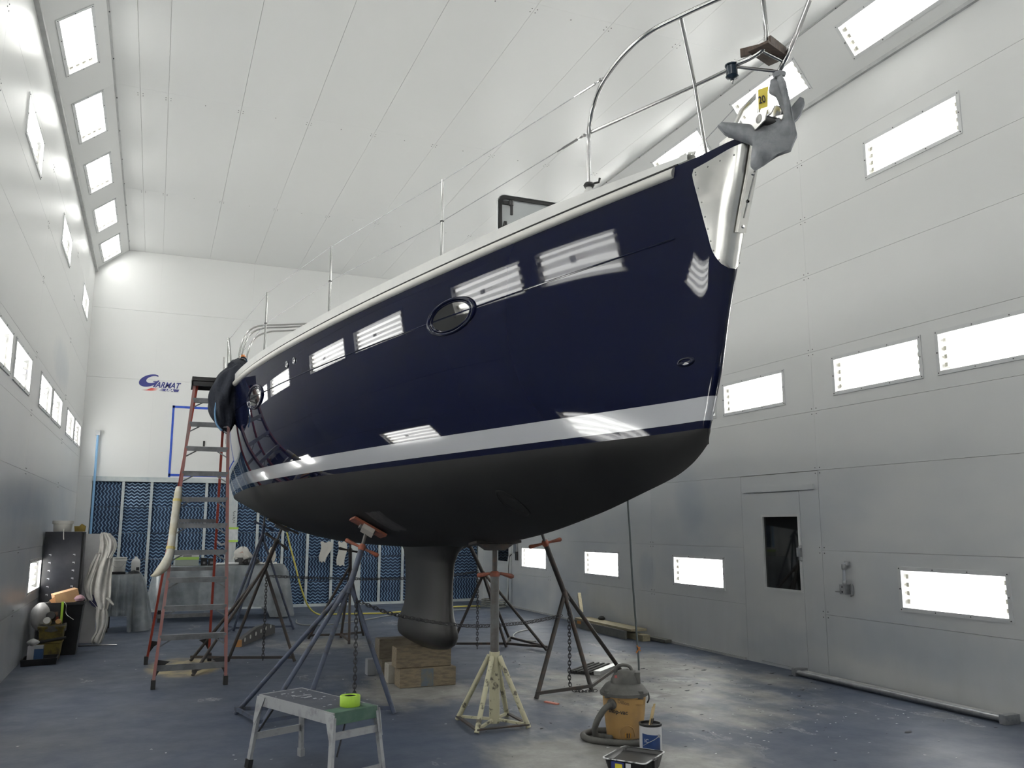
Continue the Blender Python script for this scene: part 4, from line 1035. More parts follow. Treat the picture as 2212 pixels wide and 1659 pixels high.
# ------------------------------------------------------------------ step ladder
M_FG = mat('faded_red_fibreglass', (.25, .095, .085), .45, c2=(.20, .13, .125), nscale=4, stretch=(1, 1, .5))
M_FGB = mat('red_fibreglass', (.30, .045, .028), .4)
M_STEP = mat('grey_aluminium_step', (.20, .205, .215), .45, .6, c2=(.14, .145, .15), nscale=8)
ld = thing('step_ladder', 'tall red fibreglass stepladder with grey steps beside the stern', 'ladder', (.42, 10.4, 0))
ZT = 3.24
def FR(side, z): # front rail centre line
    t = z/ZT; xl, xr = .09+(.335-.09)*t, .78+(.70-.78)*t; return Vector((xl if side < 0 else xr, 9.56+(10.32-9.56)*t, z))
def BR(side, z):
    t = z/ZT; xl, xr = .01+(.36-.01)*t, .72+(.69-.72)*t; return Vector((xl if side < 0 else xr, 11.30+(10.50-11.30)*t, z))
for sd in (-1, 1):
    a, b = FR(sd, .05), FR(sd, ZT); d = (b-a).normalized(); s = Vector((sd, 0, 0)); s = (s-d*s.dot(d)).normalized(); q = d.cross(s)
    m = MB(); l = (b-a)/2; c = (a+b)/2
    m.obox(c+s*.012, l, s*.004, q*.036); m.obox(c+q*.034, l, s*.014, q*.003); m.obox(c-q*.034, l, s*.014, q*.003); m.build('front_rail', M_FG, ld)
    a, b = BR(sd, .05), BR(sd, ZT); d = (b-a).normalized(); s = (Vector((sd, 0, 0))-d*d.x*sd).normalized(); q = d.cross(s); l = (b-a)/2; c = (a+b)/2
    m = MB(); m.obox(c, l, s*.004, q*.028); m.obox(c+q*.026-s*.01, l, s*.012, q*.003); m.obox(c-q*.026-s*.01, l, s*.012, q*.003); m.build('rear_rail', M_FGB, ld)
    for f in (FR, BR):
        p0 = f(sd, .0); p1 = f(sd, .09); m = MB()
        m.obox((p0+p1)/2, Vector((.022, 0, 0)), Vector((0, .045, 0)), Vector((0, 0, .045))); m.build('rubber_foot', M_RUBBER, ld)
for k in range(11):
    z = .19+.2815*k; a, b = FR(-1, z), FR(1, z); m = MB()
    if k == 0:
        m.obox((a+b)/2, (b-a)/2, Vector((0, .006, 0)), Vector((0, 0, .03)))
        m.build('lower_spreader', M_STEP, ld); continue
    c = (a+b)/2; m.obox(c+Vector((0, .012, .028)), (b-a)/2, Vector((0, .045, 0)), Vector((0, 0, .005)))
    m.obox(c+Vector((0, -.033, .008)), (b-a)/2, Vector((0, .003, 0)), Vector((0, 0, .026))); m.obox(c+Vector((0, .055, .008)), (b-a)/2, Vector((0, .003, 0)), Vector((0, 0, .02)))
    m.obox(c+Vector((0, -.037, .016)), (b-a)/2, Vector((0, .002, 0)), Vector((0, 0, .004)))
    st_ = m.build('step', M_STEP, ld)
    for sd in (-1, 1):
        e = FR(sd, z-.085); i_ = (a if sd < 0 else b)+Vector((-sd*.11, .0, -.015)); MB().bar(e, i_, .004, .014).build('step_brace', M_STEP, st_)
for z in (.55, 1.10, 1.66, 2.22, 2.78):
    a, b = BR(-1, z), BR(1, z); m = MB().obox((a+b)/2, (b-a)/2, Vector((0, .004, 0)), Vector((0, 0, .022))); m.build('rear_brace', M_STEP, ld)
for sd in (-1, 1):
    for f in (FR, BR): MB().prism([f(sd, .10)+Vector((-sd*.006, 0, 0)), f(sd, .27)+Vector((-sd*.01, 0, 0)), f(sd, .25)+Vector((-sd*.13, 0, .0)), f(sd, .20)+Vector((-sd*.06, 0, 0))], (0, .004, 0)).build('corner_gusset', M_RUBBER, ld)
    a, b = FR(sd, 1.42), BR(sd, 1.42); mid_ = (a+b)/2+Vector((0, 0, -.03)); MB().bar(a, mid_, .004, .022).bar(mid_, b, .004, .022).build('spreader_bar', M_STEP, ld)
m = MB(); m.box((.30, 10.24, ZT-.01), (.735, 10.58, ZT+.045)); m.box((.30, 10.24, ZT-.06), (.735, 10.26, ZT)); m.box((.30, 10.56, ZT-.06), (.735, 10.58, ZT)); m.box((.30, 10.24, ZT-.06), (.315, 10.58, ZT)); m.box((.72, 10.24, ZT-.06), (.735, 10.58, ZT)); m.box((.42, 10.30, ZT+.045), (.55, 10.5, ZT+.05)); m.build('top_cap', M_BLACK, ld)
# rag wrapped on the left front rail
P = [FR(-1, z)+Vector((-.015, -.035, 0)) for z in (2.02, 1.9, 1.7, 1.5, 1.32)]+[Vector(FR(-1, 1.2))+Vector((-.05, -.05, 0)), Vector(FR(-1, 1.12))+Vector((-.11, -.06, 0)), Vector(FR(-1, 1.10))+Vector((-.17, -.06, -.01))]
m = MB().tube(smoothpath(P, 4), [.030, .036, .040, .042, .043, .044, .044, .043, .042, .042, .041, .040, .040, .040, .040, .041, .042, .045, .048, .050, .051, .050, .047, .041, .034, .026, .018, .011, .005][:len(smoothpath(P, 4))], 10)
rg = tag(m.build('masking_wrap', mat('soiled_white_cloth', (.62, .60, .53), .8, c2=(.50, .46, .34), nscale=7), smooth=True), 'soiled white cloth wrapped around the red ladder rail', 'cloth')
m = MB()
for z in (1.86, 1.36): m.tube([FR(-1, z)+Vector((-.015, -.035, 0)), FR(-1, z+.025)+Vector((-.015, -.035, 0))], [.046, .046], 12)
m.build('yellow_tape_band', mat('yellow_tape', (.55, .45, .16), .6), rg)
# navy moving blanket over ladder top and gunwale
M_BLK = mat('navy_quilted_blanket', (.010, .013, .022), .85, c2=(.014, .018, .030), nscale=30, bump=.6, bscale=45)
M_BLB = mat('light_blue_blanket_binding', (.10, .20, .33), .8)
bk = thing('moving_blanket', 'dark navy quilted blanket draped over the ladder top beside the gunwale', 'blanket', (.72, 10.3, 3.2))
rows = []; rb_ = random.Random(2); NT, NU = 30, 26
for j in range(NU+1):
    v = j/NU; r = []
    for i in range(NT):
        a = 2*math.pi*i/NT
        zz = 3.46-.80*v
        wx = lerp_tab([(0, .012), (.06, .09), (.2, .15), (.45, .165), (.7, .15), (.88, .10), (1.0, .03)], v)
        wy = lerp_tab([(0, .01), (.08, .10), (.3, .17), (.6, .16), (.85, .11), (1, .03)], v)
        fold = 1+.13*math.sin(5*a+7*v)+.08*math.sin(9*a-9*v)+.05*math.sin(14*a+5*v)
        cx = lerp_tab([(0, .80), (.2, .72), (.5, .66), (.8, .67), (1, .70)], v)
        r.append((cx+wx*fold*math.cos(a), 10.22+wy*fold*math.sin(a), zz+.02*math.sin(3*a)))
    rows.append(r)
m = MB().grid(rows, closed=True); m.build('blanket_body', M_BLK, bk, smooth=True, angle=0)
rows = []
for j in range(13):
    v = j/12; r = []
    for i in range(14):
        a = 2*math.pi*i/14; R_ = .075*(.8+.3*math.sin(math.pi*v)); r.append((.72+.17*v+R_*.8*math.cos(a), 10.22+.50*v+R_*.8*math.sin(a), 3.43+.13*v+R_*math.sin(a)*(1+.15*math.sin(5*a+8*v))))
    rows.append(r)
m = MB().grid(rows, closed=True); m.add(rows[0], [tuple(range(14))]).add(rows[-1], [tuple(range(14))]); m.build('blanket_roll', M_BLK, bk, smooth=True, angle=0)
for cx, cy, cz, r_ in ((.872, 10.62, 3.56, .055), (.775, 10.30, 3.335, .035)):
    lp = [(cx+r_*.9*math.cos(t), cy+.02*math.sin(t), cz+r_*1.1*math.sin(t)) for t in [k*.42 for k in range(13)]]
    rows = [[(x, y-.05, z), (x, y+.05, z)] for x, y, z in lp]; MB().grid(rows).build('blanket_edge_curl', M_BLB, bk, smooth=True)
MB().tube(smoothpath([(.565, 10.13, 2.98), (.56, 10.12, 2.86), (.58, 10.1, 2.74), (.64, 10.08, 2.66)], 4), .012, 6).build('blanket_binding', M_BLB, bk, smooth=True)
# ------------------------------------------------------------------ claw anchor on the bow roller
M_GAL2 = mat('dull_galvanised_anchor', (.245, .255, .272), .6, .25, c2=(.18, .19, .205), nscale=14, bump=.25, bscale=60)
an = thing('claw_anchor', 'dull grey galvanised claw anchor hanging on the bow roller', 'anchor', (2.70, 3.22, 3.36))
claw = [(2.532, 3.369, 3.621), (2.549, 3.353, 3.633), (2.601, 3.308, 3.619), (2.66, 3.257, 3.597), (2.71, 3.213, 3.589), (2.753, 3.177, 3.595), (2.774, 3.158, 3.63), (2.779, 3.154, 3.681), (2.772, 3.16, 3.745), (2.759, 3.171, 3.828), (2.775, 3.157, 3.844), (2.789, 3.145, 3.803), (2.8, 3.136, 3.701), (2.811, 3.126, 3.593), (2.819, 3.119, 3.513), (2.808, 3.129, 3.485), (2.793, 3.142, 3.44), (2.771, 3.16, 3.434), (2.746, 3.182, 3.429), (2.695, 3.227, 3.385), (2.66, 3.257, 3.362), (2.646, 3.269, 3.385), (2.651, 3.265, 3.443), (2.658, 3.259, 3.496), (2.635, 3.279, 3.515), (2.598, 3.311, 3.54), (2.556, 3.347, 3.573)]
ND_ = Vector((.33, .38, 0)).normalized()
def scoop(poly, thick, bulge, name, parent):
    bm = bmesh.new(); vs = [bm.verts.new(p) for p in poly]; bm.faces.new(vs)
    bmesh.ops.triangulate(bm, faces=bm.faces[:]); bmesh.ops.subdivide_edges(bm, edges=bm.edges[:], cuts=2, use_grid_fill=True)
    bmesh.ops.triangulate(bm, faces=bm.faces[:])
    c = sum((v.co for v in bm.verts), Vector())/len(bm.verts); bd = {v for e in bm.edges if len(e.link_faces) == 1 for v in e.verts}
    for _ in range(2):
        bmesh.ops.smooth_vert(bm, verts=[v for v in bm.verts if v not in bd], factor=.5, use_axis_x=True, use_axis_y=True, use_axis_z=True)
    bverts = [v.co.copy() for v in bd]
    for v in bm.verts:
        if v in bd: continue
        dmin = min((v.co-b).length for b in bverts); v.co -= ND_*min(bulge, dmin*.9)
    g = bmesh.ops.extrude_face_region(bm, geom=bm.faces[:]); nv = [e for e in g['geom'] if isinstance(e, bmesh.types.BMVert)]
    bmesh.ops.translate(bm, verts=nv, vec=ND_*thick); bmesh.ops.recalc_face_normals(bm, faces=bm.faces[:])
    off = world_loc(parent)
    for v in bm.verts: v.co -= off
    me = bpy.data.meshes.new(name); bm.to_mesh(me); bm.free(); me.materials.append(M_GAL2)
    me.polygons.foreach_set('use_smooth', [True]*len(me.polygons)); me.set_sharp_from_angle(angle=math.radians(55))
    o = bpy.data.objects.new(name, me); COL.objects.link(o); o.parent = parent; return o
scoop(claw, .035, .022, 'claw', an)
scoop([(2.773, 3.238, 3.855), (2.815, 3.202, 3.876), (2.828, 3.19, 3.827), (2.84, 3.18, 3.731), (2.849, 3.172, 3.629), (2.825, 3.193, 3.616), (2.811, 3.206, 3.675), (2.790, 3.222, 3.765), (2.765, 3.245, 3.797)], .03, .008, 'shank', an)
scoop([(2.923, 3.241, 3.759), (2.945, 3.222, 3.788), (2.958, 3.21, 3.777), (2.96, 3.208, 3.751), (2.944, 3.222, 3.696), (2.93, 3.235, 3.671), (2.90, 3.26, 3.64), (2.86, 3.26, 3.60), (2.88, 3.25, 3.70)], .025, .004, 'port_fluke', an)
MB().tube([(2.775, 3.215, 3.865), (2.80, 3.20, 3.875), (2.82, 3.18, 3.865)], [.016, .02, .014], 8).build('shank_eye', M_GAL2, an, smooth=True)
# bow roller hardware inside the claw
hw = MB().prism([(2.71, 3.28, 3.797), (2.738, 3.256, 3.811), (2.723, 3.269, 3.675), (2.709, 3.281, 3.683)], ND_*.006); hw.build('roller_bracket', M_CHROME, boat)
MB().prism([(2.656, 3.287, 3.612), (2.726, 3.226, 3.668), (2.749, 3.206, 3.708), (2.759, 3.198, 3.696), (2.744, 3.211, 3.656), (2.685, 3.262, 3.606)], ND_*.02).build('roller_arm', M_CHROME, boat)
MB().lathe((2.80, 3.25, 3.677), [(.038, -.012), (.044, -.006), (.044, .006), (.038, .012)], 18, (Vector((0, 0, 1)), Vector((-.5, .8, 0)).normalized(), Vector((.85, .5, 0)).normalized())).build('guard_roller', M_STEEL, boat, smooth=True)
MB().tube([(2.649, 3.426, 3.60), (2.70, 3.38, 3.74), (2.768, 3.322, 3.825)], .014, 8).build('anchor_shank_guard', M_STEEL, boat, smooth=True)
tg_ = MB().prism([(2.708, 3.255, 3.769), (2.745, 3.223, 3.781), (2.739, 3.228, 3.671), (2.706, 3.257, 3.663)], ND_*.003); tg_.v = [tuple(Vector(q)-ND_*.05) for q in tg_.v]; tg2 = tag(tg_.build('number_tag', mat('yellow_tag', (.62, .50, .06), .5)), 'small yellow number tag reading 20 fixed at the anchor', 'tag')
r_ = Vector((.38, -.33, 0)).normalized()
text_mesh('tag_digits', '20', .055, MKR, tg2, Vector((2.7075, 3.2535, 3.690))-ND_*.053, r_+Vector((0, 0, .16)), (-.08, .06, 1), bold=.001, extrude=.0006, sx=.62)

# ------------------------------------------------------------------ aluminium work platform with tape roll
M_PAL = mat('worn_aluminium', (.36, .37, .38), .5, .35, c2=(.22, .225, .235), nscale=14, nlo=.5, nhi=.72)
M_PTOP = mat('paint_spattered_deck', (.050, .058, .078), .6, c2=(.075, .083, .10), nscale=5)
M_PGRN = mat('worn_green_tape', (.055, .12, .085), .7, c2=(.09, .15, .12), nscale=9)
pc = Vector((1.065, 5.94, 0)); pu = Vector((.40, -.915, 0)).normalized(); pv = Vector((.915, .40, 0)).normalized(); pz = Vector((0, 0, 1)); PH = .47
pf = thing('work_platform', 'folding aluminium work platform with paint-spattered deck and green taped end', 'platform', (pc.x, pc.y, 0))
W_ = lambda u, v, z: pc+pu*u+pv*v+pz*z
MB().obox(W_(0, 0, PH-.012), pu*.43, pv*.158, pz*.012).build('deck_board', M_PTOP, pf)
for s in (-1, 1): MB().obox(W_(0, s*.163, PH-.035), pu*.44, pv*.006, pz*.036).build('side_rail', M_PAL, pf)
MB().obox(W_(.435, 0, PH-.035), pu*.008, pv*.16, pz*.036).build('end_rail', M_PGRN, pf); MB().obox(W_(.38, 0, PH+.001), pu*.06, pv*.158, pz*.0015).build('green_tape', M_PGRN, pf)
MB().obox(W_(-.435, 0, PH-.035), pu*.008, pv*.16, pz*.036).build('end_rail', M_PAL, pf)
sp = MB(); rs = random.Random(11)
for k in range(26):
    u, v = rs.uniform(-.40, .38), rs.uniform(-.14, .14); w = rs.uniform(.002, .009); sp.obox(W_(u, v, PH+.0008), pu*w, pv*w*rs.uniform(.5, 2.2), pz*.0006)
for k in range(9): sp.obox(W_(-.16+rs.uniform(-.05, .05), rs.uniform(-.03, .06), PH+.0008), (pu*.5+pv).normalized()*rs.uniform(.008, .03), (pv*.5-pu).normalized()*.002, pz*.0006)
o = sp.build('paint_spatter', mat('dried_white_paint', (.4, .42, .45), .6), pf); o['kind'] = 'stuff'
for su in (-1, 1):
    for sv in (-1, 1):
        a = W_(su*.425, sv*.160, PH-.01); b = W_(su*.475, sv*.205, .0); m = MB(); d = (b-a)
        m.bar(a+d*.04, b-d*.10, .036, .022, up=pv); lg = m.build('leg', M_PAL, pf)
        m = MB().bar(b-d*.12, b, .044, .034, up=pv); m.build('foot_cap', M_BLACK if su < 0 and sv < 0 else M_PAL, lg)
        q = [a+d*.0+pu*.03*su, a-pu*.07*su, a+d*.22-pu*.035*su, a+d*.40+pu*.0, a+d*.36+pu*.022*su]
        MB().prism([p+pv*.008*sv for p in q], pv*.006*sv).build('hinge_plate', M_PAL, pf)
    for z in (.10, .335):
        if su < 0 and z > .3: continue
        zz = z if su > 0 else .20
        t = (PH-zz)/PH; a = W_(su*(.425+.05*t), -.16-.045*t, zz); b = W_(su*(.425+.05*t), .16+.045*t, zz); MB().bar(a, b, .012, .045).build('cross_rung', M_PAL, pf)
    a = W_(su*.46, -.15, .22); MB().bar(a, W_(su*.40, -.05, .40), .006, .012).build('folding_stay', M_BLACK, pf)
tp_c = W_(.33, .03, PH+.003)
tpo = tag(MB().lathe(tp_c, [(.040, 0), (.062, 0), (.064, .003), (.064, .062), (.062, .065), (.040, .065), (.038, .060), (.038, .005), (.040, 0)], 32).build('masking_tape_roll', mat('lime_masking_tape', (.36, .58, .055), .5, c2=(.33, .53, .05), nscale=20), smooth=True, angle=40), 'lime green roll of masking tape standing on the work platform', 'tape')
MB().lathe(tp_c, [(.0375, .004), (.0375, .061), (.034, .061), (.034, .004)], 24).build('cardboard_core', M_BLACK, tpo, smooth=True)

# ------------------------------------------------------------------ shop vacuum, paint can, roller tray
M_VAC = mat('dusty_yellow_tub', (.36, .215, .075), .6, c2=(.29, .185, .085), nscale=5)
M_VGR = mat('dusty_grey_plastic', (.070, .070, .066), .65, c2=(.105, .103, .095), nscale=7)
vc = Vector((3.45, 6.06, 0))
vac = thing('shop_vacuum', 'dusty yellow wet and dry vacuum with grey lid and hose', 'vacuum', vc)
VA = (Vector((.866, -.5, 0)), Vector((.5, .866, 0)), Vector((0, 0, 1)))   # local x to the viewer's right, -y to the viewer
def V_(x, y, z): return vc+VA[0]*x+VA[1]*y+VA[2]*z
MB().lathe(vc, [(.135, .012), (.139, .02), (.146, .10), (.158, .20), (.166, .30), (.169, .325)], 36).build('tub', M_VAC, vac, smooth=True, angle=50)
MB().lathe(vc, [(.174, .315), (.186, .318), (.187, .340), (.180, .346), (.160, .372), (.143, .392), (.122, .405), (0, .41)], 36).build('lid', M_VGR, vac, smooth=True, angle=40)
rows = []
for z, rx, ry, ox in ((.395, .118, .112, .005), (.43, .112, .108, .008), (.46, .10, .10, .012), (.485, .08, .085, .02), (.498, .05, .055, .03), (.502, .01, .01, .03)):
    rows.append([V_(ox+rx*math.cos(a)*(1.08 if math.cos(a) > 0 else .95), ry*math.sin(a), z) for a in [2*math.pi*k/28 for k in range(28)]])
MB().grid(rows, closed=True).build('motor_head', M_VGR, vac, smooth=True, angle=60)
MB().tube(smoothpath([V_(-.06, -.02, .47), V_(-.055, -.02, .515), V_(-.02, -.02, .535), V_(.035, -.02, .53), V_(.06, -.02, .505), V_(.062, -.02, .46)], 5), .013, 8).build('carry_handle', M_VGR, vac, smooth=True)
MB().obox(V_(.105, -.03, .45), VA[0]*.02, VA[1]*.04, VA[2]*.04).build('motor_cover', M_VGR, vac)
text_mesh('red_badge', '■', .03, mat('faded_red_badge', (.28, .07, .07), .6), vac, V_(-.075, -.083, .448), VA[0]+Vector((0, 0, .05)), (VA[2]*.75+VA[1]*.65), sx=2.0)
for s in (1, -1): MB().obox(V_(.125*s, -.118, .335), VA[0]*.022, VA[1]*.012, VA[2]*.028).build('lid_latch', M_VGR, vac)
MB().obox(V_(.115, -.125, .285), VA[0]*.030, VA[1]*.016, VA[2]*.016).build('latch_ledge', M_VAC, vac)
# inlet and hose
MB().lathe(V_(-.085, -.125, .265), [(.034, -.02), (.040, -.01), (.040, .02), (.030, .028), (.026, .045)], 20, (VA[0]*.8+VA[1]*-.6, VA[2], (VA[1]*-.8-VA[0]*.6))).build('hose_inlet', M_VGR, vac, smooth=True)
hp = smoothpath([V_(-.11, -.16, .262), V_(-.15, -.185, .235), V_(-.20, -.19, .16), V_(-.225, -.17, .085), V_(-.21, -.14, .035), V_(-.15, -.12, .022), V_(-.10, -.16, .024)], 12)
def corr(P, r): return [r*(1+.035*(1 if k % 2 else -1)) for k in range(len(P))]
MB().tube(hp, corr(hp, .023), 12).build('hose', M_VGR, vac, smooth=True, angle=0)
hp2 = smoothpath([V_(-.10, .10, .024), V_(-.22, .08, .024), V_(-.29, .0, .024), V_(-.315, -.10, .024), V_(-.27, -.20, .024), V_(-.15, -.27, .024), V_(.0, -.29, .024), V_(.12, -.27, .024), V_(.22, -.20, .024)], 10)
MB().tube(hp2, corr(hp2, .0235), 12).build('hose', M_VGR, vac, smooth=True, angle=0)
MB().tube(smoothpath([V_(.16, .02, .35), V_(.185, .0, .33), V_(.19, -.02, .29), V_(.175, -.02, .26)], 4), .006, 6).build('power_cord', M_RUBBER, vac, smooth=True)
def curve_text(body, size, z, a0, r, m, parent, origin, shear=0, step=None):
    ax = 0
    tx = text_mesh(body.replace('-', '_').replace(' ', '_')+'_print', body, size, m, parent, (0,0,0), (1,0,0), (0,1,0), bold=.0008, extrude=.0004, local=True)
    off = world_loc(parent)
    for v in tx.data.vertices:
        a = a0+v.co.x/r; rr = r+v.co.z; d = VA[0]*math.sin(a)-VA[1]*math.cos(a)
        v.co = origin+d*rr+Vector((0, 0, z+v.co.y-shear*v.co.x))-off
    return tx
tx = curve_text('shop-vac', .044, .205, -.80, .1622, mat('vac_black_print', (.03, .028, .025), .6), vac, vc, .05); tx.name = 'tub_lettering'
tx = curve_text('Dillon', .036, .282, -.30, .1660, mat('faint_pencil', (.16, .10, .05), .7), vac, vc, .22); tx.name = 'handwriting'
ar = MB(); pr_ = None
arch = [(-.055, .02), (-.055, .06), (-.03, .095), (.02, .098), (.05, .07), (.06, .02)]
def onTub(x, z, off=.0): r = .139+.019*max(0, (z-.02))/.18+off; a = x/r; d = VA[0]*math.sin(a)-VA[1]*math.cos(a); return vc+d*r+Vector((0, 0, z))
MB().tube(smoothpath([onTub(x+.02, z+.012, .001) for x, z in arch], 5), .0035, 6).build('drain_arch', M_VAC, vac, smooth=True)
MB().obox(onTub(.025, .045, .004), VA[0]*.022, VA[1]*.006, VA[2]*.016).build('drain_plug', mat('vac_amber', (.42, .20, .02), .5), vac)
MB().obox(onTub(.018, .045, .011), VA[0]*.004, VA[1]*.003, VA[2]*.016).obox(onTub(.034, .045, .011), VA[0]*.004, VA[1]*.003, VA[2]*.016).build('drain_slots', MKR, vac)
# paint can
cc = Vector((3.40, 5.60, 0))
can = thing('paint_can', 'open white paint can with blue label and wooden stirrer', 'paint can', cc)
MB().lathe(cc, [(.078, .0), (.080, .003), (.080, .190), (.082, .195), (.082, .200), (.074, .200), (.072, .192), (.072, .03), (0, .03)], 32).build('can_body', mat('white_can', (.66, .66, .68), .4, c2=(.6, .6, .62), nscale=6), can, smooth=True, angle=40)
rows = [[cc+Vector((.0812*math.sin(a), -.0812*math.cos(a), z)) for a in [-1.35+1.75*k/16+.0 for k in range(17)]] for z in (.02, .08, .14)]
for k in range(17): rows[2][k].z -= .012*(k/16)
MB().grid(rows).build('blue_label', mat('label_blue', (.020, .055, .19), .4, c2=(.012, .03, .10), nscale=4), can, smooth=True)
lt = text_mesh('label_letters', 'IC', .034, mat('label_white_print', (.6, .6, .62), .5), can, (0,0,0), (1,0,0), (0,1,0), bold=.0008, extrude=.0003, local=True)
for v in lt.data.vertices: a = -1.12+v.co.x/.082; v.co = Vector((.0822*math.sin(a), -.0822*math.cos(a), .082+v.co.y))
MB().lathe(cc, [(.0722, .145), (.060, .150), (0, .150)], 24).build('paint_surface', mat('wet_black_paint', (.006, .006, .007), .2), can)
MB().lathe(cc, [(.0825, .186), (.0825, .201), (.072, .2015), (.0705, .17)], 32).build('black_rim_drip', mat('black_paint_drip', (.012, .012, .013), .35), can, smooth=True)
MB().tube(smoothpath([cc+Vector((.02, -.081, .125)), cc+Vector((-.02, -.085, .105)), cc+Vector((-.055, -.066, .085)), cc+Vector((-.078, -.03, .06))], 5), .0022, 6).lathe(cc+Vector((.02, -.080, .125)), [(.011, -.002), (.011, .003)], 12, (Vector((1,0,0)), Vector((0,0,1)), Vector((0,-1,0)))).build('bail_handle', M_GALV, can, smooth=True)
sk = tag(MB().obox(cc+Vector((.005, .0, .21)), Vector((.014, .002, 0)), Vector((0, .0025, 0)), Vector((.026, .0, .10))).obox(cc+Vector((.035, .0, .315)), Vector((.009, .002, 0)), Vector((0, .0025, 0)), Vector((.004, 0, .014))).build('stir_stick', mat('stirring_wood', (.52, .40, .22), .7, c2=(.40, .30, .16), nscale=12)), 'pale wooden stir stick standing in the open paint can', 'stir stick')
MB().obox(cc+Vector((.004, -.004, .20)), Vector((.004, 0, 0)), Vector((0, .001, 0)), Vector((.008, 0, .03))).obox(cc+Vector((.020, -.004, .21)), Vector((.003, 0, 0)), Vector((0, .001, 0)), Vector((.006, 0, .02))).build('paint_drips', MKR, sk)
# roller tray
tc_ = Vector((3.065, 5.265, 0)); ta = Vector((.60, -.80, 0)).normalized(); tb_ = Vector((.80, .60, 0)).normalized()
ty = thing('roller_tray', 'black paint roller tray with white-splashed rim holding black paint', 'paint tray', tc_)
TR = lambda x, y, z: tc_+ta*x+tb_*y+Vector((0, 0, z))
def rrect(hx, hy, z, r=.03, n=5):
    P = []
    for sx, sy, a0 in ((1, 1, 0), (-1, 1, 90), (-1, -1, 180), (1, -1, 270)):
        for k in range(n+1): a = math.radians(a0+90*k/n); P.append(TR(sx*(hx-r)+r*math.cos(a), sy*(hy-r)+r*math.sin(a), z if not callable(z) else z(sy*(hy-r))))
    return P
m = MB().grid([rrect(.125, .155, .004), rrect(.145, .175, .085), rrect(.155, .185, .088), rrect(.155, .185, .094), rrect(.148, .178, .094), rrect(.140, .170, .088), rrect(.122, .152, .02)], closed=True); q = rrect(.122, .152, .02); m.add(q, [tuple(range(len(q)))]); m.build('tray_body', M_BLACK, ty, smooth=True, angle=40)
m = MB().grid([rrect(.1555, .1855, .089), rrect(.1560, .1860, .0945), rrect(.1475, .1775, .0950)], closed=True); m.build('splashed_rim', mat('white_paint_splash', (.62, .63, .64), .5, c2=(.03, .03, .03), nscale=9, nlo=.53, nhi=.60), ty, smooth=True, angle=40)
m = MB(); m.add([TR(-.138, -.165, .055), TR(.138, -.165, .055), TR(.138, .165, .07), TR(-.138, .165, .07)], [(0,1,2,3)]); m.build('paint_pool', mat('black_wet_paint', (.016, .016, .017), .3, c2=(.03, .03, .03), nscale=5), ty)
MB().obox(TR(-.04, -.184, .05), ta*.045, tb_*.001, Vector((0, 0, .032))).build('price_label', mat('tray_label_blue', (.02, .03, .16), .5), ty)
MB().obox(TR(-.032, -.1855, .055), ta*.025, tb_*.0008, Vector((0, 0, .016))).build('label_yellow', mat('tray_label_yellow', (.62, .52, .03), .5), ty)
MB().obox(TR(.035, -.184, .045), ta*.018, tb_*.001, Vector((0, 0, .035))).build('label_white', mat('tray_label_white', (.6, .6, .62), .5), ty)
MB().obox(TR(.158, -.03, .045), ta*.01, tb_*.03, Vector((0, 0, .043))).build('tray_leg', M_BLACK, ty)

# ------------------------------------------------------------------ things on the floor under the boat
mb = MB()
pb0, pb1 = Vector((1.18, 12.37, 0)), Vector((1.80, 13.75, 0)); dv = (pb1-pb0).normalized(); nv_ = Vector((-dv.y, dv.x, 0)); ln_ = (pb1-pb0).length
prof = [(0, .02), (0, .10), (.12*ln_, .135), (.45*ln_, .20), (.75*ln_, .20), (ln_, .13), (ln_, .02)]
pbo = tag(mb.prism([pb0+dv*a+Vector((0, 0, z-.018)) for a, z in prof], nv_*.06).build('perforated_bar', mat('dark_bar', (.035, .032, .03), .5), ), 'dark curved bar with a row of bright holes lying on the floor', 'metal bar')
for k in range(6):
    c_ = pb0+dv*(ln_*(.10+.15*k))+Vector((0, 0, .075+.012*min(k, 4)))-nv_*.003
    MB().lathe(c_, [(.028, -.002), (.028, .002)], 14, (dv, Vector((0,0,1)), -nv_)).build('hole', mat('bright_hole', (.45, .45, .42), .5), pbo)
MB().obox(pb0+Vector((0, 0, .045))+dv*.004+nv_*.03, dv*.03, nv_*.034, Vector((0, 0, .045))).build('rusty_tip', mat('rust_tip', (.35, .17, .05), .6), pbo)
# timber pile by the wall
M_PLY = mat('pale_lumber', (.36, .32, .21), .7, c2=(.28, .25, .17), nscale=6, stretch=(6, 1, 6)); M_PLYD = mat('dusty_lumber', (.17, .17, .155), .7, c2=(.13, .13, .12), nscale=6)
def plank(p, q, w, h, m, label, rot=(0,0,1)):
    o = MB().bar(p, q, w, h, rot).build('plank', m); return tag(o, label, 'plank', 'lumber by the wall')
pk = plank((6.36, 12.75, .06), (6.34, 11.05, .06), .035, .115, M_PLYD, 'dusty grey plank standing on edge in the lumber pile by the door wall')
plank((6.48, 12.70, .135), (6.50, 10.95, .135), .26, .03, M_PLY, 'pale plank lying flat on top of the lumber pile by the door wall')
plank((6.46, 12.6, .045), (6.50, 10.75, .045), .12, .085, M_PLY, 'pale timber lying on the floor under the flat plank')
plank((6.645, 11.9, .03), (6.665, 10.45, .03), .11, .04, M_PLYD, 'thin dark board beside the lumber pile against the wall')
plank((6.46, 12.66, .20), (6.58, 12.98, .48), .05, .09, M_PLY, 'short pale timber leaning upright out of the lumber pile')
MB().box((6.335, 12.45, .07), (6.343, 12.58, .115)).build('orange_mark', mat('orange_spray', (.5, .22, .05), .6), pk)
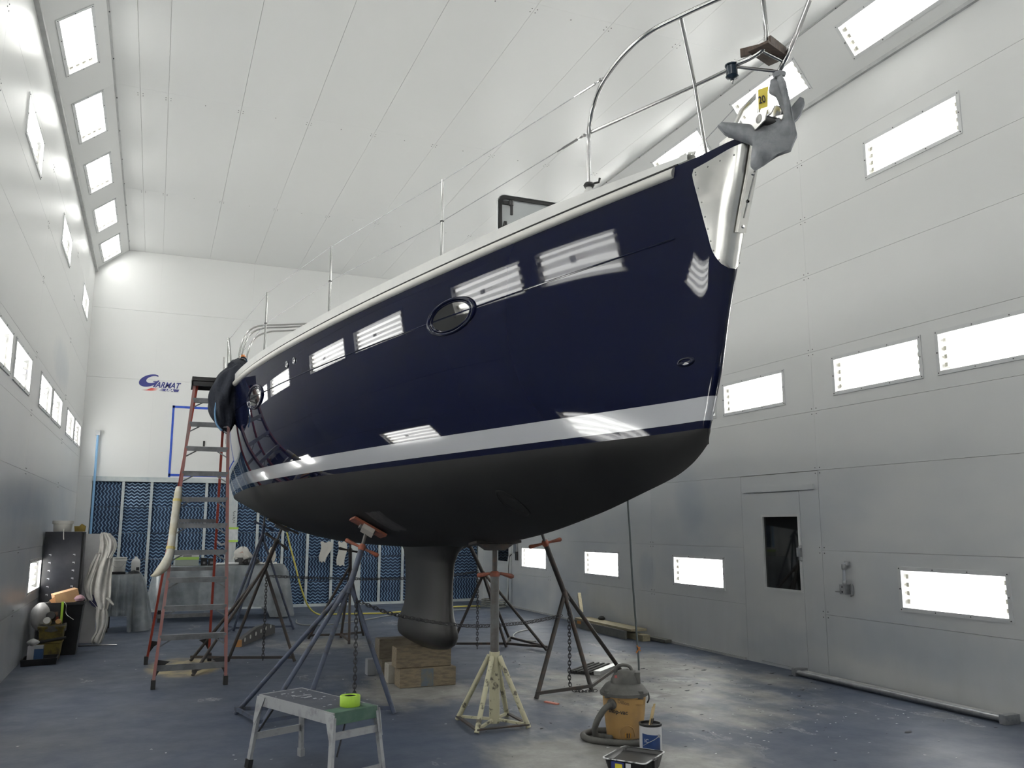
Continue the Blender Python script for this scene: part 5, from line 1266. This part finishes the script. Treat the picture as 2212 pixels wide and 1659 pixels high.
tag(MB().lathe((6.60, 12.25, .152), [(.05, 0), (.06, .02), (.03, .05), (0, .055)], 10).build('dark_rag', mat('dark_cloth', (.03, .03, .03), .9), smooth=True), 'small dark crumpled rag on the flat plank of the lumber pile', 'rag')
# floor grate with bright edge
gr = thing('filter_frame', 'flat black grate with a bright metal edge lying on the dusty floor', 'grate', (4.62, 8.85, 0))
gx = Vector((.93, .36, 0)).normalized(); 
GP = lambda a, b, z: Vector((4.33, 8.80, 0))+Vector((.19, -.22, 0))*a+Vector((.50, .42, 0))*b+Vector((0, 0, z))
mbx = MB()
for k in range(9): mbx.prism([GP(k/9+.01, 0, .012), GP((k+1)/9-.015, 0, .012), GP((k+1)/9-.015, 1, .012), GP(k/9+.01, 1, .012)], (0, 0, .018 if k % 2 else .026)); 
fins = mbx.build('grate_fins', M_RUBBER, gr); fins['kind'] = 'stuff'
MB().prism([GP(0, 0, .004), GP(1, 0, .004), GP(1, 1, .004), GP(0, 1, .004)], (0, 0, .012)).build('grate_base', M_RUBBER, gr)
MB().prism([GP(.98, 0, .004), GP(1.25, .0, .004), GP(1.25, 1.0, .004), GP(.98, 1.0, .004)], (0, 0, .045)).build('metal_edge', mat('bright_edge', (.6, .61, .61), .35, .5), gr)
# hanging rope from the port rail
rp = tag(MB().tube(smoothpath([(4.42, 8.62, 3.42), (4.75, 8.63, 2.9), (4.98, 8.64, 2.2), (5.03, 8.64, 1.7), (5.06, 8.64, 1.0), (5.11, 8.64, .2), (5.115, 8.64, .01)], 6), .011, 8).build('hanging_rope', mat('grey_rope', (.12, .14, .145), .8), smooth=True), 'thin grey rope hanging from the far side of the yacht to the floor', 'rope')
MB().bar((5.08, 8.63, .20), (5.13, 8.63, .26), .012, .012).bar((5.085, 8.62, .28), (5.13, 8.62, .22), .01, .01).build('orange_ribbon', mat('orange_ribbon_m', (.55, .2, .04), .6), rp)
tag(MB().obox((3.465, 7.42, .006), Vector((.030, -.075, 0)), Vector((.016, .006, 0)), Vector((0, 0, .005))).build('scraper', mat('coral_plastic', (.55, .18, .13), .5)), 'coral pink plastic spreader lying on the floor by the vacuum', 'spreader')
# hoses on the floor at the back
tag(MB().tube(smoothpath([(2.10, 15.5, 1.75), (2.2, 15.52, 1.35), (2.34, 15.55, .9), (2.45, 15.6, .55), (2.62, 15.75, .2), (2.85, 16.0, .03), (3.14, 16.1, .014), (3.6, 16.0, .014), (4.1, 15.95, .014), (4.8, 16.3, .014), (5.5, 16.6, .014), (6.2, 16.6, .014)], 7), .014, 8).build('yellow_air_hose', mat('yellow_hose', (.55, .48, .10), .5), smooth=True), 'yellow air hose hanging from the stern and running along the floor', 'hose')
tag(MB().tube(smoothpath([(2.37, 15.4, .012), (2.30, 14.9, .012), (2.40, 14.55, .012), (2.83, 14.5, .012), (3.5, 15.0, .012), (4.05, 15.5, .012), (5.0, 15.9, .012), (6.0, 16.1, .012)], 7), .010, 8).build('grey_air_hose', mat('grey_hose', (.22, .23, .22), .5), smooth=True), 'thin grey hose curling on the floor behind the keel', 'hose')
tag(MB().tube(smoothpath([(5.5, 12.6, .012), (5.2, 12.35, .012), (4.95, 11.9, .012), (4.9, 11.5, .012), (5.05, 11.3, .012)], 7), .010, 8).build('pale_cable', mat('pale_hose', (.36, .37, .36), .5), smooth=True), 'pale cable curling on the floor behind the splayed stand', 'cable')
coil = []
for k in range(70):
    a = k*.33; coil.append((6.35+.26*math.cos(a)*(1-.002*k), 16.3+.30*math.sin(a), .015+.0022*k))
tag(MB().tube(coil, .011, 6).build('cable_coil', mat('coil_mix', (.35, .35, .30), .5, c2=(.05, .05, .05), nscale=3), smooth=True), 'loose coil of cable on the floor in the back corner', 'cable')
# paint flakes and chips: uncountable litter
fl = MB(); fw = MB(); rq = random.Random(21)
def flake(mbx, x, y, s):
    a = rq.uniform(0, 6.3); n = rq.choice((4, 5, 6)); P = [(x+s*rq.uniform(.5, 1.2)*math.cos(a+2*math.pi*k/n), y+s*.8*rq.uniform(.5, 1.2)*math.sin(a+2*math.pi*k/n), .0012+rq.uniform(0, .003)) for k in range(n)]
    mbx.prism(P, (0, 0, .0012))
for k in range(170):
    x = rq.gauss(4.6, 1.3); y = rq.gauss(7.6, 1.6)
    if not (.2 < x < 6.5 and 4.8 < y < 13): continue
    flake(fl, x, y, rq.uniform(.004, .016))
for k in range(22):
    x, y = rq.gauss(5.5, .7), rq.gauss(7.7, 1.4)
    if x > 6.5: continue
    s = rq.uniform(.014, .04); flake(fl, x, y, s); flake(fl, x+s, y+s*.4, s*.6)
for k in range(150):
    x, y = (rq.uniform(-.9, 6.4), rq.uniform(5.0, 12)) if k % 2 else (rq.gauss(5.2, .7), rq.gauss(6.0, .6))
    if not (-1.2 < x < 6.5): continue
    flake(fw, x, y, rq.uniform(.004, .014))
o = fl.build('paint_flakes', mat('dark_flake', (.025, .03, .04), .7)); tag(o, 'scattered dark paint flakes on the floor', 'paint flakes'); o['kind'] = 'stuff'
o = fw.build('white_chips', mat('white_flake', (.55, .56, .57), .6)); tag(o, 'scattered white paint chips on the floor', 'paint chips'); o['kind'] = 'stuff'

# ------------------------------------------------------------------ clutter along the wall opposite the door
M_BGL = mat('glossy_black_metal', (.020, .021, .026), .14, c2=(.03, .031, .036), nscale=3)
cb_ = thing('black_cabinet', 'tall glossy black metal cabinet with rows of slots against the wall', 'cabinet', (-1.10, 13.35, 0))
MB().box((-1.345, 13.20, .0), (-.895, 13.225, 1.525)).build('front_panel', M_BGL, cb_)
MB().box((-1.345, 13.225, .0), (-.87, 13.55, 1.52)).build('body', M_BLACK, cb_)
MS = mat('slot_pale_grey', (.30, .31, .33), .4)  # pale grey marks for the slot rows on the black front
for k in range(7):
    for x in (-1.265, -.975):
        z = 1.22-.105*k; MB().box((x-.014, 13.195, z-.004), (x+.014, 13.201, z+.008)).box((x+.008, 13.194, z-.016), (x+.014, 13.201, z)).build('slot', MS, cb_)
wr_ = tag(MB().lathe((-1.155, 13.36, 1.527), [(.035, .0), (.105, 0), (.112, .004), (.118, .10), (.132, .108), (.132, .145), (.12, .148), (.035, .148), (.034, .140), (.034, 0)], 28).build('plastic_film_roll', mat('white_film', (.62, .61, .57), .5, c2=(.55, .54, .50), nscale=6), smooth=True, angle=40), 'big white roll of masking film on top of the black cabinet', 'film roll')
MB().tube(smoothpath([(-1.13, 13.24, 1.56), (-1.125, 13.185, 1.53), (-1.12, 13.18, 1.46), (-1.115, 13.18, 1.42)], 4), .006, 6).build('loose_end', MATS['white_film'], wr_)
tag(MB().prism([(-1.00, 13.30, 1.527), (-.875, 13.30, 1.527), (-.87, 13.30, 1.60), (-.92, 13.30, 1.632), (-.95, 13.30, 1.60), (-1.01, 13.30, 1.60)], (0, .10, 0)).build('yellow_sponge', mat('ochre_sponge', (.30, .22, .045), .9, c2=(.24, .17, .04), nscale=20)), 'ochre yellow sponge on top of the black cabinet beside the film roll', 'sponge')
bo = tag(MB().prism([(-.94, 13.62, .0), (-.66, 13.58, .0), (-.70, 13.85, 1.49), (-.98, 13.88, 1.49)], (0, .035, 0)).build('white_board', mat('white_panel_board', (.52, .52, .53), .5, c2=(.45, .45, .46), nscale=3)), 'large white board leaning beside the black cabinet', 'board')
# coverall
M_COV = mat('dusty_white_coverall', (.56, .55, .52), .85, c2=(.44, .43, .40), nscale=7, bump=.5, bscale=18)
cv = thing('coverall', 'dusty white painter coverall hanging from the leaning board', 'coverall', (-.62, 13.45, .1))
def cloth_tube(path, rad, n=16, fold=.18, ph=0.0, name='sleeve', m=M_COV, parent=cv, flat=.55):
    P = smoothpath(path, 6); rows = []; K = len(P)
    for i, p in enumerate(P):
        t = i/(K-1); r = lerp_tab([(k/(len(rad)-1), v) for k, v in enumerate(rad)], t); row = []
        for k in range(n):
            a = 2*math.pi*k/n; f = 1+fold*math.sin(4*a+9*t+ph)+fold*.5*math.sin(7*a-13*t+ph); row.append((p.x+r*f*math.cos(a), p.y+r*f*flat*math.sin(a), p.z+.01*math.sin(3*a+ph)))
        rows.append(row)
    mb = MB().grid(rows, closed=True); mb.add(rows[0], [tuple(range(n))]); mb.add(rows[-1], [tuple(range(n))]); return mb.build(name, m, parent, smooth=True, angle=0)
def drape(prof, name, m=M_COV, n=44, f1=9, f2=5, depth=.05, y0=13.42, ph=0.0):
    rows = []; K = 30
    for j in range(K+1):
        t = j/K; z = prof[0][0]+(prof[-1][0]-prof[0][0])*t
        cx = lerp_tab(sorted((p[0], p[1]) for p in prof), z); w = lerp_tab(sorted((p[0], p[2]) for p in prof), z); row = []
        for k in range(n):
            a = 2*math.pi*k/n; am = min(.024, w*.22)
            row.append((cx+w*math.cos(a)+.25*am*math.sin(f2*a+3*t), y0+(depth*min(1, w/.08)+am*math.sin(f1*a+4*t+ph)+am*.6*math.sin(f2*a-6*t+ph))*math.sin(a)+am*.5*math.sin(f1*a*.5+ph+2.5*t), z+.012*math.sin(4*a+ph)))
        rows.append(row)
    mb = MB().grid(rows, closed=True); mb.add(rows[0], [tuple(range(n))]); mb.add(rows[-1], [tuple(range(n))]); return mb.build(name, m, cv, smooth=True, angle=0)
drape([(1.505, -.64, .03), (1.46, -.62, .07), (1.36, -.595, .085), (1.2, -.60, .095), (1.0, -.64, .135), (.8, -.66, .16), (.62, -.645, .15), (.50, -.60, .085), (.47, -.59, .07)], 'torso')
drape([(1.49, -.60, .04), (1.40, -.545, .065), (1.28, -.525, .06), (1.16, -.555, .035)], 'hood', y0=13.37, ph=1.5, depth=.04)
drape([(1.22, -.68, .03), (1.0, -.745, .05), (.8, -.785, .055), (.66, -.765, .04), (.60, -.73, .02)], 'sleeve', y0=13.37, ph=2, depth=.035, f1=7)
drape([(.52, -.60, .055), (.40, -.585, .075), (.25, -.575, .07), (.15, -.59, .06), (.06, -.62, .075), (.015, -.625, .06)], 'trouser_leg', ph=3, f1=7)
cloth_tube([(-.54, 13.40, .62), (-.49, 13.39, .57), (-.45, 13.39, .52)], [.03, .022, .014], 10, .15, 4, 'cuff')
cloth_tube([(-.735, 13.41, .66), (-.71, 13.40, .56), (-.66, 13.40, .50)], [.03, .045, .02], 12, .12, 5, 'navy_lining', mat('navy_lining_cloth', (.02, .02, .06), .8))
tag(MB().cyl((-.90, 13.20, .012), (-.36, 13.15, .012), .010, n=8).build('steel_rod', M_CHROME, smooth=True), 'thin steel rod lying on the floor under the coverall', 'rod')
# black bin with rubbish
bn = thing('black_bin', 'tall black plastic rubbish bin in front of the black cabinet', 'bin', (-.98, 12.55, 0))
rows = []
for z, w, d in ((0, .15, .15), (.02, .155, .155), (.60, .20, .19), (.62, .215, .205), (.65, .215, .205), (.65, .20, .19), (.50, .19, .18)):
    rows.append([(-.97+sx*w, 12.60+sy*d, z) for sx, sy in ((-1,-1), (-.5,-1.04), (.5,-1.04), (1,-1), (1.04,-.5), (1.04,.5), (1,1), (-1,1))])
m = MB().grid(rows, closed=True); m.add(rows[0], [tuple(reversed(range(8)))]); m.add(rows[-1], [tuple(range(8))]); m.build('bin_body', M_BLACK, bn, smooth=True, angle=35)
MB().box((-1.165, 12.385, .40), (-1.02, 12.398, .62)).build('bin_sticker', mat('sticker_dark', (.02, .02, .022), .4), bn)
MB().box((-1.155, 12.381, .43), (-1.03, 12.386, .48)).build('sticker_red', mat('sticker_red_m', (.22, .03, .025), .5), bn); MB().box((-1.15, 12.381, .49), (-1.04, 12.386, .54)).build('sticker_photo', mat('sticker_tan', (.22, .13, .08), .5, c2=(.04, .03, .03), nscale=30), bn)
text_mesh('sticker_digits', '18', .045, mat('sticker_white', (.6, .6, .6), .5), bn, (-1.115, 12.380, .475), (1,0,0), (0,0,1), bold=.001, extrude=.0004)
MB().box((-1.012, 12.375, .36), (-.985, 12.39, .66)).build('lime_tape_strip', MATS['lime_masking_tape'], bn)
MB().tube(smoothpath([(-.985, 12.37, .66), (-.955, 12.36, .62), (-.95, 12.36, .52), (-.90, 12.35, .47), (-.86, 12.35, .44)], 4), .006, 6).build('roller_wire', M_CHROME, bn, smooth=True)
M_CARD = mat('cardboard', (.40, .24, .12), .8, c2=(.34, .20, .10), nscale=8)
cbx = tag(MB().obox((-.99, 12.62, .70), Vector((.13, .02, .035)), Vector((-.03, .11, 0)), Vector((-.02, 0, .075))).build('cardboard_box', M_CARD), 'open brown cardboard box sticking out of the black bin', 'box')
MB().obox((-1.08, 12.50, .69), Vector((.06, .01, .045)), Vector((0, .004, 0)), Vector((-.02, 0, .03))).build('printed_flap', mat('orange_print', (.50, .24, .10), .7), cbx)
tag(MB().lathe((-.83, 12.55, .655), [(.0, -.02), (.05, 0), (.065, .03), (.045, .06), (.02, .075), (0, .07)], 12, None, 1.1, .8).build('pink_rag', mat('pink_cloth', (.45, .28, .32), .85, bump=.5, bscale=25), smooth=True), 'crumpled pink rag on top of the black bin', 'rag')
rows = []
for j in range(12):
    v = j/11; z = .33+.33*v; r = lerp_tab([(0, .03), (.15, .085), (.5, .115), (.8, .105), (1, .035)], v); rows.append([(-1.225+r*(.85+.12*math.sin(5*a+4*v))*math.cos(a)-.02*(1-v), 12.33+r*.9*(1+.1*math.sin(3*a))*math.sin(a), z) for a in [2*math.pi*k/16 for k in range(16)]])
m = MB().grid(rows, closed=True); m.add(rows[0], [tuple(range(16))]); m.add(rows[-1], [tuple(range(16))]); tag(m.build('rubbish_bag', mat('white_bag', (.58, .57, .57), .5, c2=(.5, .49, .49), nscale=10, bump=.6, bscale=14), smooth=True, angle=0), 'white plastic rubbish bag hanging beside the black bin', 'bag')
# yellow mop bucket
mo = thing('mop_bucket', 'grimy yellow bucket full of tools in front of the black bin', 'bucket', (-1.08, 12.12, 0))
M_MOP = mat('grimy_yellow', (.20, .155, .035), .65, c2=(.06, .05, .025), nscale=8, nlo=.45, nhi=.65)
rows = []
for z, w, d in ((0, .115, .10), (.02, .12, .105), (.20, .14, .12), (.205, .15, .13), (.225, .15, .13)): rows.append([(-1.09+sx*w, 12.13+sy*d, z) for sx, sy in ((-1,-.9), (-.9,-1), (.9,-1), (1,-.9), (1,.9), (.9,1), (-.9,1), (-1,.9))])
m = MB().grid(rows, closed=True); m.add(rows[0], [tuple(reversed(range(8)))]); m.add(rows[-1], [tuple(range(8))]); m.build('bucket_body', M_MOP, mo, smooth=True, angle=35)
rows = []
for z, w, d in ((.226, .11, .09), (.23, .125, .10), (.36, .135, .11), (.375, .15, .12), (.40, .15, .12)): rows.append([(-1.07+sx*w, 12.14+sy*d, z) for sx, sy in ((-1,-.9), (-.9,-1), (.9,-1), (1,-.9), (1,.9), (.9,1), (-.9,1), (-1,.9))])
m = MB().grid(rows, closed=True); m.add(rows[0], [tuple(reversed(range(8)))]); m.add(rows[-1], [tuple(range(8))]); m.build('wringer', M_MOP, mo, smooth=True, angle=35)
MB().tube([(-1.28, 12.02, .205), (-1.10, 12.0, .235), (-.90, 12.0, .265)], .018, 8).build('black_band', M_RUBBER, mo, smooth=True)
rows = [[(-1.07+.155*math.cos(a), 12.14+.125*math.sin(a), z+.01*math.sin(5*a)) for a in [2*math.pi*k/20 for k in range(20)]] for z in (.34, .38, .415)]
MB().grid(rows, closed=True).build('bin_liner', mat('grey_liner', (.10, .10, .09), .4, c2=(.05, .05, .045), nscale=12, bump=.6, bscale=20), mo, smooth=True)
rt = [('brass_can', (-1.0, 12.07, .44), .035, (.36, .20, .06), 'round brass coloured can end in the yellow bucket', 'can'), ('white_jug', (-1.13, 12.12, .45), .045, (.45, .45, .42), 'pale bottle lying in the yellow bucket', 'bottle'), ('dark_pot', (-1.10, 12.20, .50), .055, (.012, .012, .012), 'black round pot in the yellow bucket', 'pot')]
for nm, p_, r_, c_, lab, cat in rt:
    tag(MB().lathe(p_, [(0, -.05), (r_*.9, -.05), (r_, -.045), (r_, .03), (r_*.85, .045), (0, .045)], 18, (Vector((1,0,0)), Vector((0,.35,.94)), Vector((0,-.94,.35)))).build(nm, mat(nm+'_m', c_, .35, .2), smooth=True, angle=40), lab, cat)
tn = thing('solvent_tin', 'blue and white tin standing in the black tray', 'tin', (-1.20, 11.90, .012))
MB().box((-1.285, 11.83, .045), (-1.215, 11.93, .20)).build('white_tin_half', mat('tin_white', (.5, .5, .52), .4), tn); MB().box((-1.214, 11.83, .045), (-1.12, 11.93, .165)).build('blue_tin_half', mat('tin_blue', (.035, .085, .20), .4), tn); MB().box((-1.214, 11.828, .165), (-1.12, 11.932, .20)).build('tin_band', mat('tin_grey', (.35, .37, .40), .4), tn)
rows = []
for j in range(7):
    v = j/6; r = .055*math.sin(math.pi*min(.98, v*.9+.08)); rows.append([(-1.235+r*(1+.3*math.sin(4*a+3*v))*math.cos(a), 11.86+r*(1+.25*math.sin(3*a))*math.sin(a), .20+.085*v) for a in [2*math.pi*k/14 for k in range(14)]])
tag(MB().grid(rows, closed=True).build('crumpled_rag', mat('white_rag', (.55, .55, .54), .85, bump=.5, bscale=30), smooth=True, angle=0), 'crumpled white rag on the blue and white tin', 'rag')
m = MB(); A0 = [(-1.315, 11.60), (-.96, 11.68), (-.97, 11.98), (-1.315, 11.95)]; A1 = [(x*1.0+(.01 if x > -1.1 else -.01), y+(-.012 if y < 11.8 else .012)) for x, y in A0]
m.grid([[(*p_, .002) for p_ in A0], [(*p_, .075) for p_ in A1], [(x+(.012 if x < -1.1 else -.012), y+(.012 if y < 11.8 else -.012), .075) for x, y in A1], [(x, y, .03) for x, y in A0]], closed=True); m.add([(*p_, .03) for p_ in A0], [(0,1,2,3)])
tag(m.build('black_tray', M_BLACK), 'shallow black tray on the floor by the wall', 'tray')

# ------------------------------------------------------------------ plastic-covered tables in front of the filters
def film_material():
    m, N, L, b = nodes_of('plastic_sheeting'); out = N['Material Output']
    tc = N.new('ShaderNodeTexCoord'); n1 = noise(N, L, tc.outputs['Object'], 3.5, 5)
    L.new(mixc(N, L, rng(N, L, n1, .35, .7), (.20, .225, .245), (.34, .37, .39)), b.inputs['Base Color']); b.inputs['Roughness'].default_value = .28
    bp = N.new('ShaderNodeBump'); bp.inputs['Strength'].default_value = .5; bp.inputs['Distance'].default_value = .03; L.new(noise(N, L, tc.outputs['Object'], 6, 4), bp.inputs['Height']); L.new(bp.outputs[0], b.inputs['Normal'])
    L.new(rng(N, L, noise(N, L, tc.outputs['Object'], 1.8, 3), .35, .65, .55, .9), b.inputs['Alpha']); return m
M_FILM = film_material()
def covered_table(label, x0, x1, y0, y1, z, skirts, lab2):
    t = thing('work_table', label, 'table', ((x0+x1)/2, (y0+y1)/2, 0))
    MB().box((x0+.03, y0+.03, z-.045), (x1-.03, y1-.03, z-.004)).build('table_top', M_TIMB2, t)
    for x in (x0+.08, x1-.08):
        for y in (y0+.08, y1-.08): MB().box((x-.025, y-.025, 0), (x+.025, y+.025, z-.045)).build('leg', M_SRUST, t)
    per = []; n = 26
    for k in range(n): per.append((x0+(x1-x0)*k/n, y0, 0, -1))
    for k in range(10): per.append((x1, y0+(y1-y0)*k/10, 1, 0))
    for k in range(n): per.append((x1-(x1-x0)*k/n, y1, 0, 1))
    for k in range(10): per.append((x0, y1-(y1-y0)*k/10, -1, 0))
    rows = [[(x*.0+(x0+x1)/2*1.0+(x-(x0+x1)/2)*.98, (y0+y1)/2+(y-(y0+y1)/2)*.96, z+.002) for x, y, nx, ny in per]]
    for j in range(1, 9):
        v = j/8; r = []
        for k, (x, y, nx, ny) in enumerate(per):
            zb = skirts(x, y); w = (.015+.05*v)*(1+.8*math.sin(k*1.3)+.5*math.sin(k*.57+2*v)); zz = z*(1-v)+zb*v
            r.append((x+nx*(w+.05*v)+(.06*v*(1 if x == x1 else 0)), y+ny*(w+.03*v), zz))
        rows.append(r)
    s = MB().grid(rows, closed=True); s.add(rows[0], [tuple(range(len(per)))]); s2 = tag(s.build('plastic_sheet', M_FILM, smooth=True, angle=0), lab2, 'plastic sheet', 'plastic table covers')
    return t
covered_table('small work table hidden under plastic sheeting beside the coverall', -.66, -.14, 14.75, 15.5, .86, lambda x, y: .01 if x > -.3 else .25, 'wrinkled clear plastic sheet over the small table beside the coverall')
covered_table('long work table under plastic sheeting behind the stepladder', .10, 2.22, 15.9, 16.7, .92, lambda x, y: .03 if x > 1.9 else .22, 'clear plastic sheet draped over the long table behind the stepladder')
def bucket(c, r, h, m, label):
    t = thing('paint_bucket', label, 'bucket', c); c = Vector(c)
    MB().lathe(c, [(r*.86, 0), (r*.88, .005), (r*.97, h*.78), (r*1.06, h*.79), (r*1.06, h*.86), (r*1.0, h*.87), (r*1.02, h*.97), (r*1.09, h*.98), (r*1.09, h), (r*.98, h), (r*.96, h*.9), (0, h*.9)], 26).build('bucket_body', m, t, smooth=True, angle=40)
    MB().tube(smoothpath([c+Vector((-r, -.02, h*.85)), c+Vector((-r*.5, -r*.95, h*.45)), c+Vector((r*.4, -r, h*.4)), c+Vector((r, -.02, h*.85))], 5), .003, 6).build('bail', M_GALV, t, smooth=True); return t
bucket((-.475, 15.05, .865), .115, .25, mat('white_pail', (.60, .60, .57), .45, c2=(.52, .52, .50), nscale=6), 'white plastic pail on the small covered table')
jg = thing('solvent_jug', 'white plastic jug with small cap on the small covered table', 'jug', (-.225, 15.05, .865))
rows = []
for z, w in ((0, .058), (.01, .066), (.17, .066), (.20, .06), (.225, .034), (.235, .024)): rows.append([(-.225+sx*w, 15.05+sy*w*.8, .865+z) for sx, sy in ((-1,-.8), (-.8,-1), (.8,-1), (1,-.8), (1,.8), (.8,1), (-.8,1), (-1,.8))])
m = MB().grid(rows, closed=True); m.add(rows[-1], [tuple(range(8))]); m.build('jug_body', mat('white_jug_plastic', (.58, .58, .57), .4), jg, smooth=True, angle=50)
MB().box((-.215, 14.996, .91), (-.17, 15.0, .96)).build('jug_label', MKR, jg); MB().lathe((-.225, 15.05, 1.10), [(.024, 0), (.024, .022), (0, .024)], 12).build('jug_cap', M_GEL, jg, smooth=True)
tag(MB().box((-.64, 14.80, .868), (-.36, 14.95, .90)).build('dark_board', M_BLACK), 'dark flat box in front of the white pail on the small table', 'box')
rows = [[(-.34+.20*i/6, 14.85+.09*j/3+.01*math.sin(i*2+j), .872+.05*math.sin(math.pi*i/6)*(1-j/3)+.01*math.sin(3*i)) for i in range(7)] for j in range(4)]
tag(MB().grid(rows).build('plastic_wrap', mat('pale_film', (.42, .44, .46), .3), smooth=True), 'crumpled pale plastic wrap in front of the white jug', 'plastic wrap')
# items on the long table
tbx = thing('tape_carton', 'green and white carton on the long covered table', 'carton', (.55, 16.1, .925))
MB().box((.38, 16.0, .925), (.76, 16.25, 1.03)).build('carton_body', mat('carton_grey', (.28, .31, .28), .6), tbx); MB().box((.378, 15.998, 1.03), (.762, 16.252, 1.075)).build('green_band', mat('carton_green', (.32, .50, .10), .6), tbx); MB().box((.378, 15.998, 1.075), (.762, 16.252, 1.115)).build('carton_top', mat('carton_white', (.5, .5, .5), .6), tbx); MB().box((.50, 15.994, 1.085), (.64, 15.998, 1.10)).build('print_line', MKR, tbx)
for x0, x1, h, lab in ((.80, .90, .13, 'small dark spray can box beside the green carton'), (.92, 1.04, .12, 'small dark box with pale label beside the spray can box')):
    b_ = tag(MB().box((x0, 16.05, .925), (x1, 16.2, .925+h)).build('small_box', M_BLACK), lab, 'box')
    MB().box((x0+.03, 16.046, .95), (x1-.03, 16.05, .99)).build('pale_label', MATS['label_grey'], b_)
tag(MB().tube([(1.05, 15.98, .95), (1.42, 16.0, .95)], .022, 10).build('paper_roll', mat('paper_white', (.6, .61, .61), .6), smooth=True), 'thin white paper roll lying on the long covered table', 'paper roll')
wt = thing('waste_tub', 'grey tub heaped with crumpled papers on the long covered table', 'tub', (1.52, 16.25, .925))
MB().lathe((1.52, 16.25, .925), [(.13, 0), (.14, .01), (.155, .12), (.16, .125), (.15, .12), (0, .11)], 20).build('tub_body', mat('tub_grey', (.10, .10, .10), .6), wt, smooth=True, angle=40)
rows = []
for j in range(8):
    v = j/7; r = .15*math.sqrt(max(0, 1-v*v*.98)); rows.append([(1.50+r*(1+.22*math.sin(5*a+6*v))*math.cos(a), 16.25+r*(1+.2*math.sin(4*a+5*v))*math.sin(a), 1.03+.20*v+.02*math.sin(6*a)) for a in [2*math.pi*k/18 for k in range(18)]])
MB().grid(rows, closed=True).build('crumpled_paper', mat('scrunched_paper', (.50, .49, .46), .8, c2=(.36, .20, .15), nscale=9, nlo=.6, nhi=.68, bump=.8, bscale=22), wt, smooth=True, angle=0)
rs_ = thing('radio', 'black portable radio with rounded body on the long covered table', 'radio', (1.63, 16.02, .925))
rows = []
for y, k in ((15.95, .9), (15.97, 1), (16.06, 1), (16.08, .9)):
    rows.append([(1.63+.15*k*math.cos(a), y, .985+.06*k*math.sin(a)) for a in [2*math.pi*q/20 for q in range(20)]])
m = MB().grid(rows, closed=True); m.add(rows[0], [tuple(range(20))]); m.add(rows[-1], [tuple(range(20))]); m.build('radio_body', M_BLACK, rs_, smooth=True, angle=40)
MB().box((1.575, 15.944, .975), (1.685, 15.95, 1.02)).build('radio_face', mat('radio_grey', (.14, .14, .14), .4), rs_)
for x in (1.54, 1.72): MB().lathe((x, 15.95, .975), [(.028, 0), (.02, .008), (0, .008)], 14, (Vector((1,0,0)), Vector((0,0,1)), Vector((0,-1,0)))).build('speaker_cone', M_RUBBER, rs_)
tag(MB().lathe((2.0, 16.15, 1.10), [(0, -.14), (.05, -.13), (.075, -.04), (.06, .06), (.03, .12), (0, .13)], 16, None, 1, .7).build('white_bottle_bag', mat('cream_bag', (.48, .46, .40), .7, bump=.4, bscale=15), smooth=True), 'cream bag standing upright on the long covered table', 'bag')
rows = [[(1.72+.36*i/9, 15.98+.14*j/4, .93+.045*abs(math.sin(i*1.7+j*.8))*math.sin(math.pi*(j+.5)/5)) for i in range(10)] for j in range(5)]
tag(MB().grid(rows).build('white_rags', mat('white_cloth_heap', (.58, .57, .54), .85), smooth=True, angle=0), 'heap of white rags at the end of the long covered table', 'rags')
# rags pinned on the filter posts
for x, w, h, lab in ((3.30, .26, .40, 'torn white rag pinned to the filters behind the stand'), (3.62, .18, .48, 'white rag hanging from a filter post behind the blue stand')):
    rows = [[(x-w/2+w*i/6*(1-.55*(j/6)*(1 if x < 3.5 else .2))+.02*math.sin(j), YB-.05-.01*math.sin(i*2+j), 1.28-h*j/6+.02*math.sin(i*1.9)) for i in range(7)] for j in range(7)]
    tag(MB().grid(rows).build('hanging_rag', mat('pinned_rag', (.52, .51, .47), .85), smooth=True, angle=0), lab, 'rag')
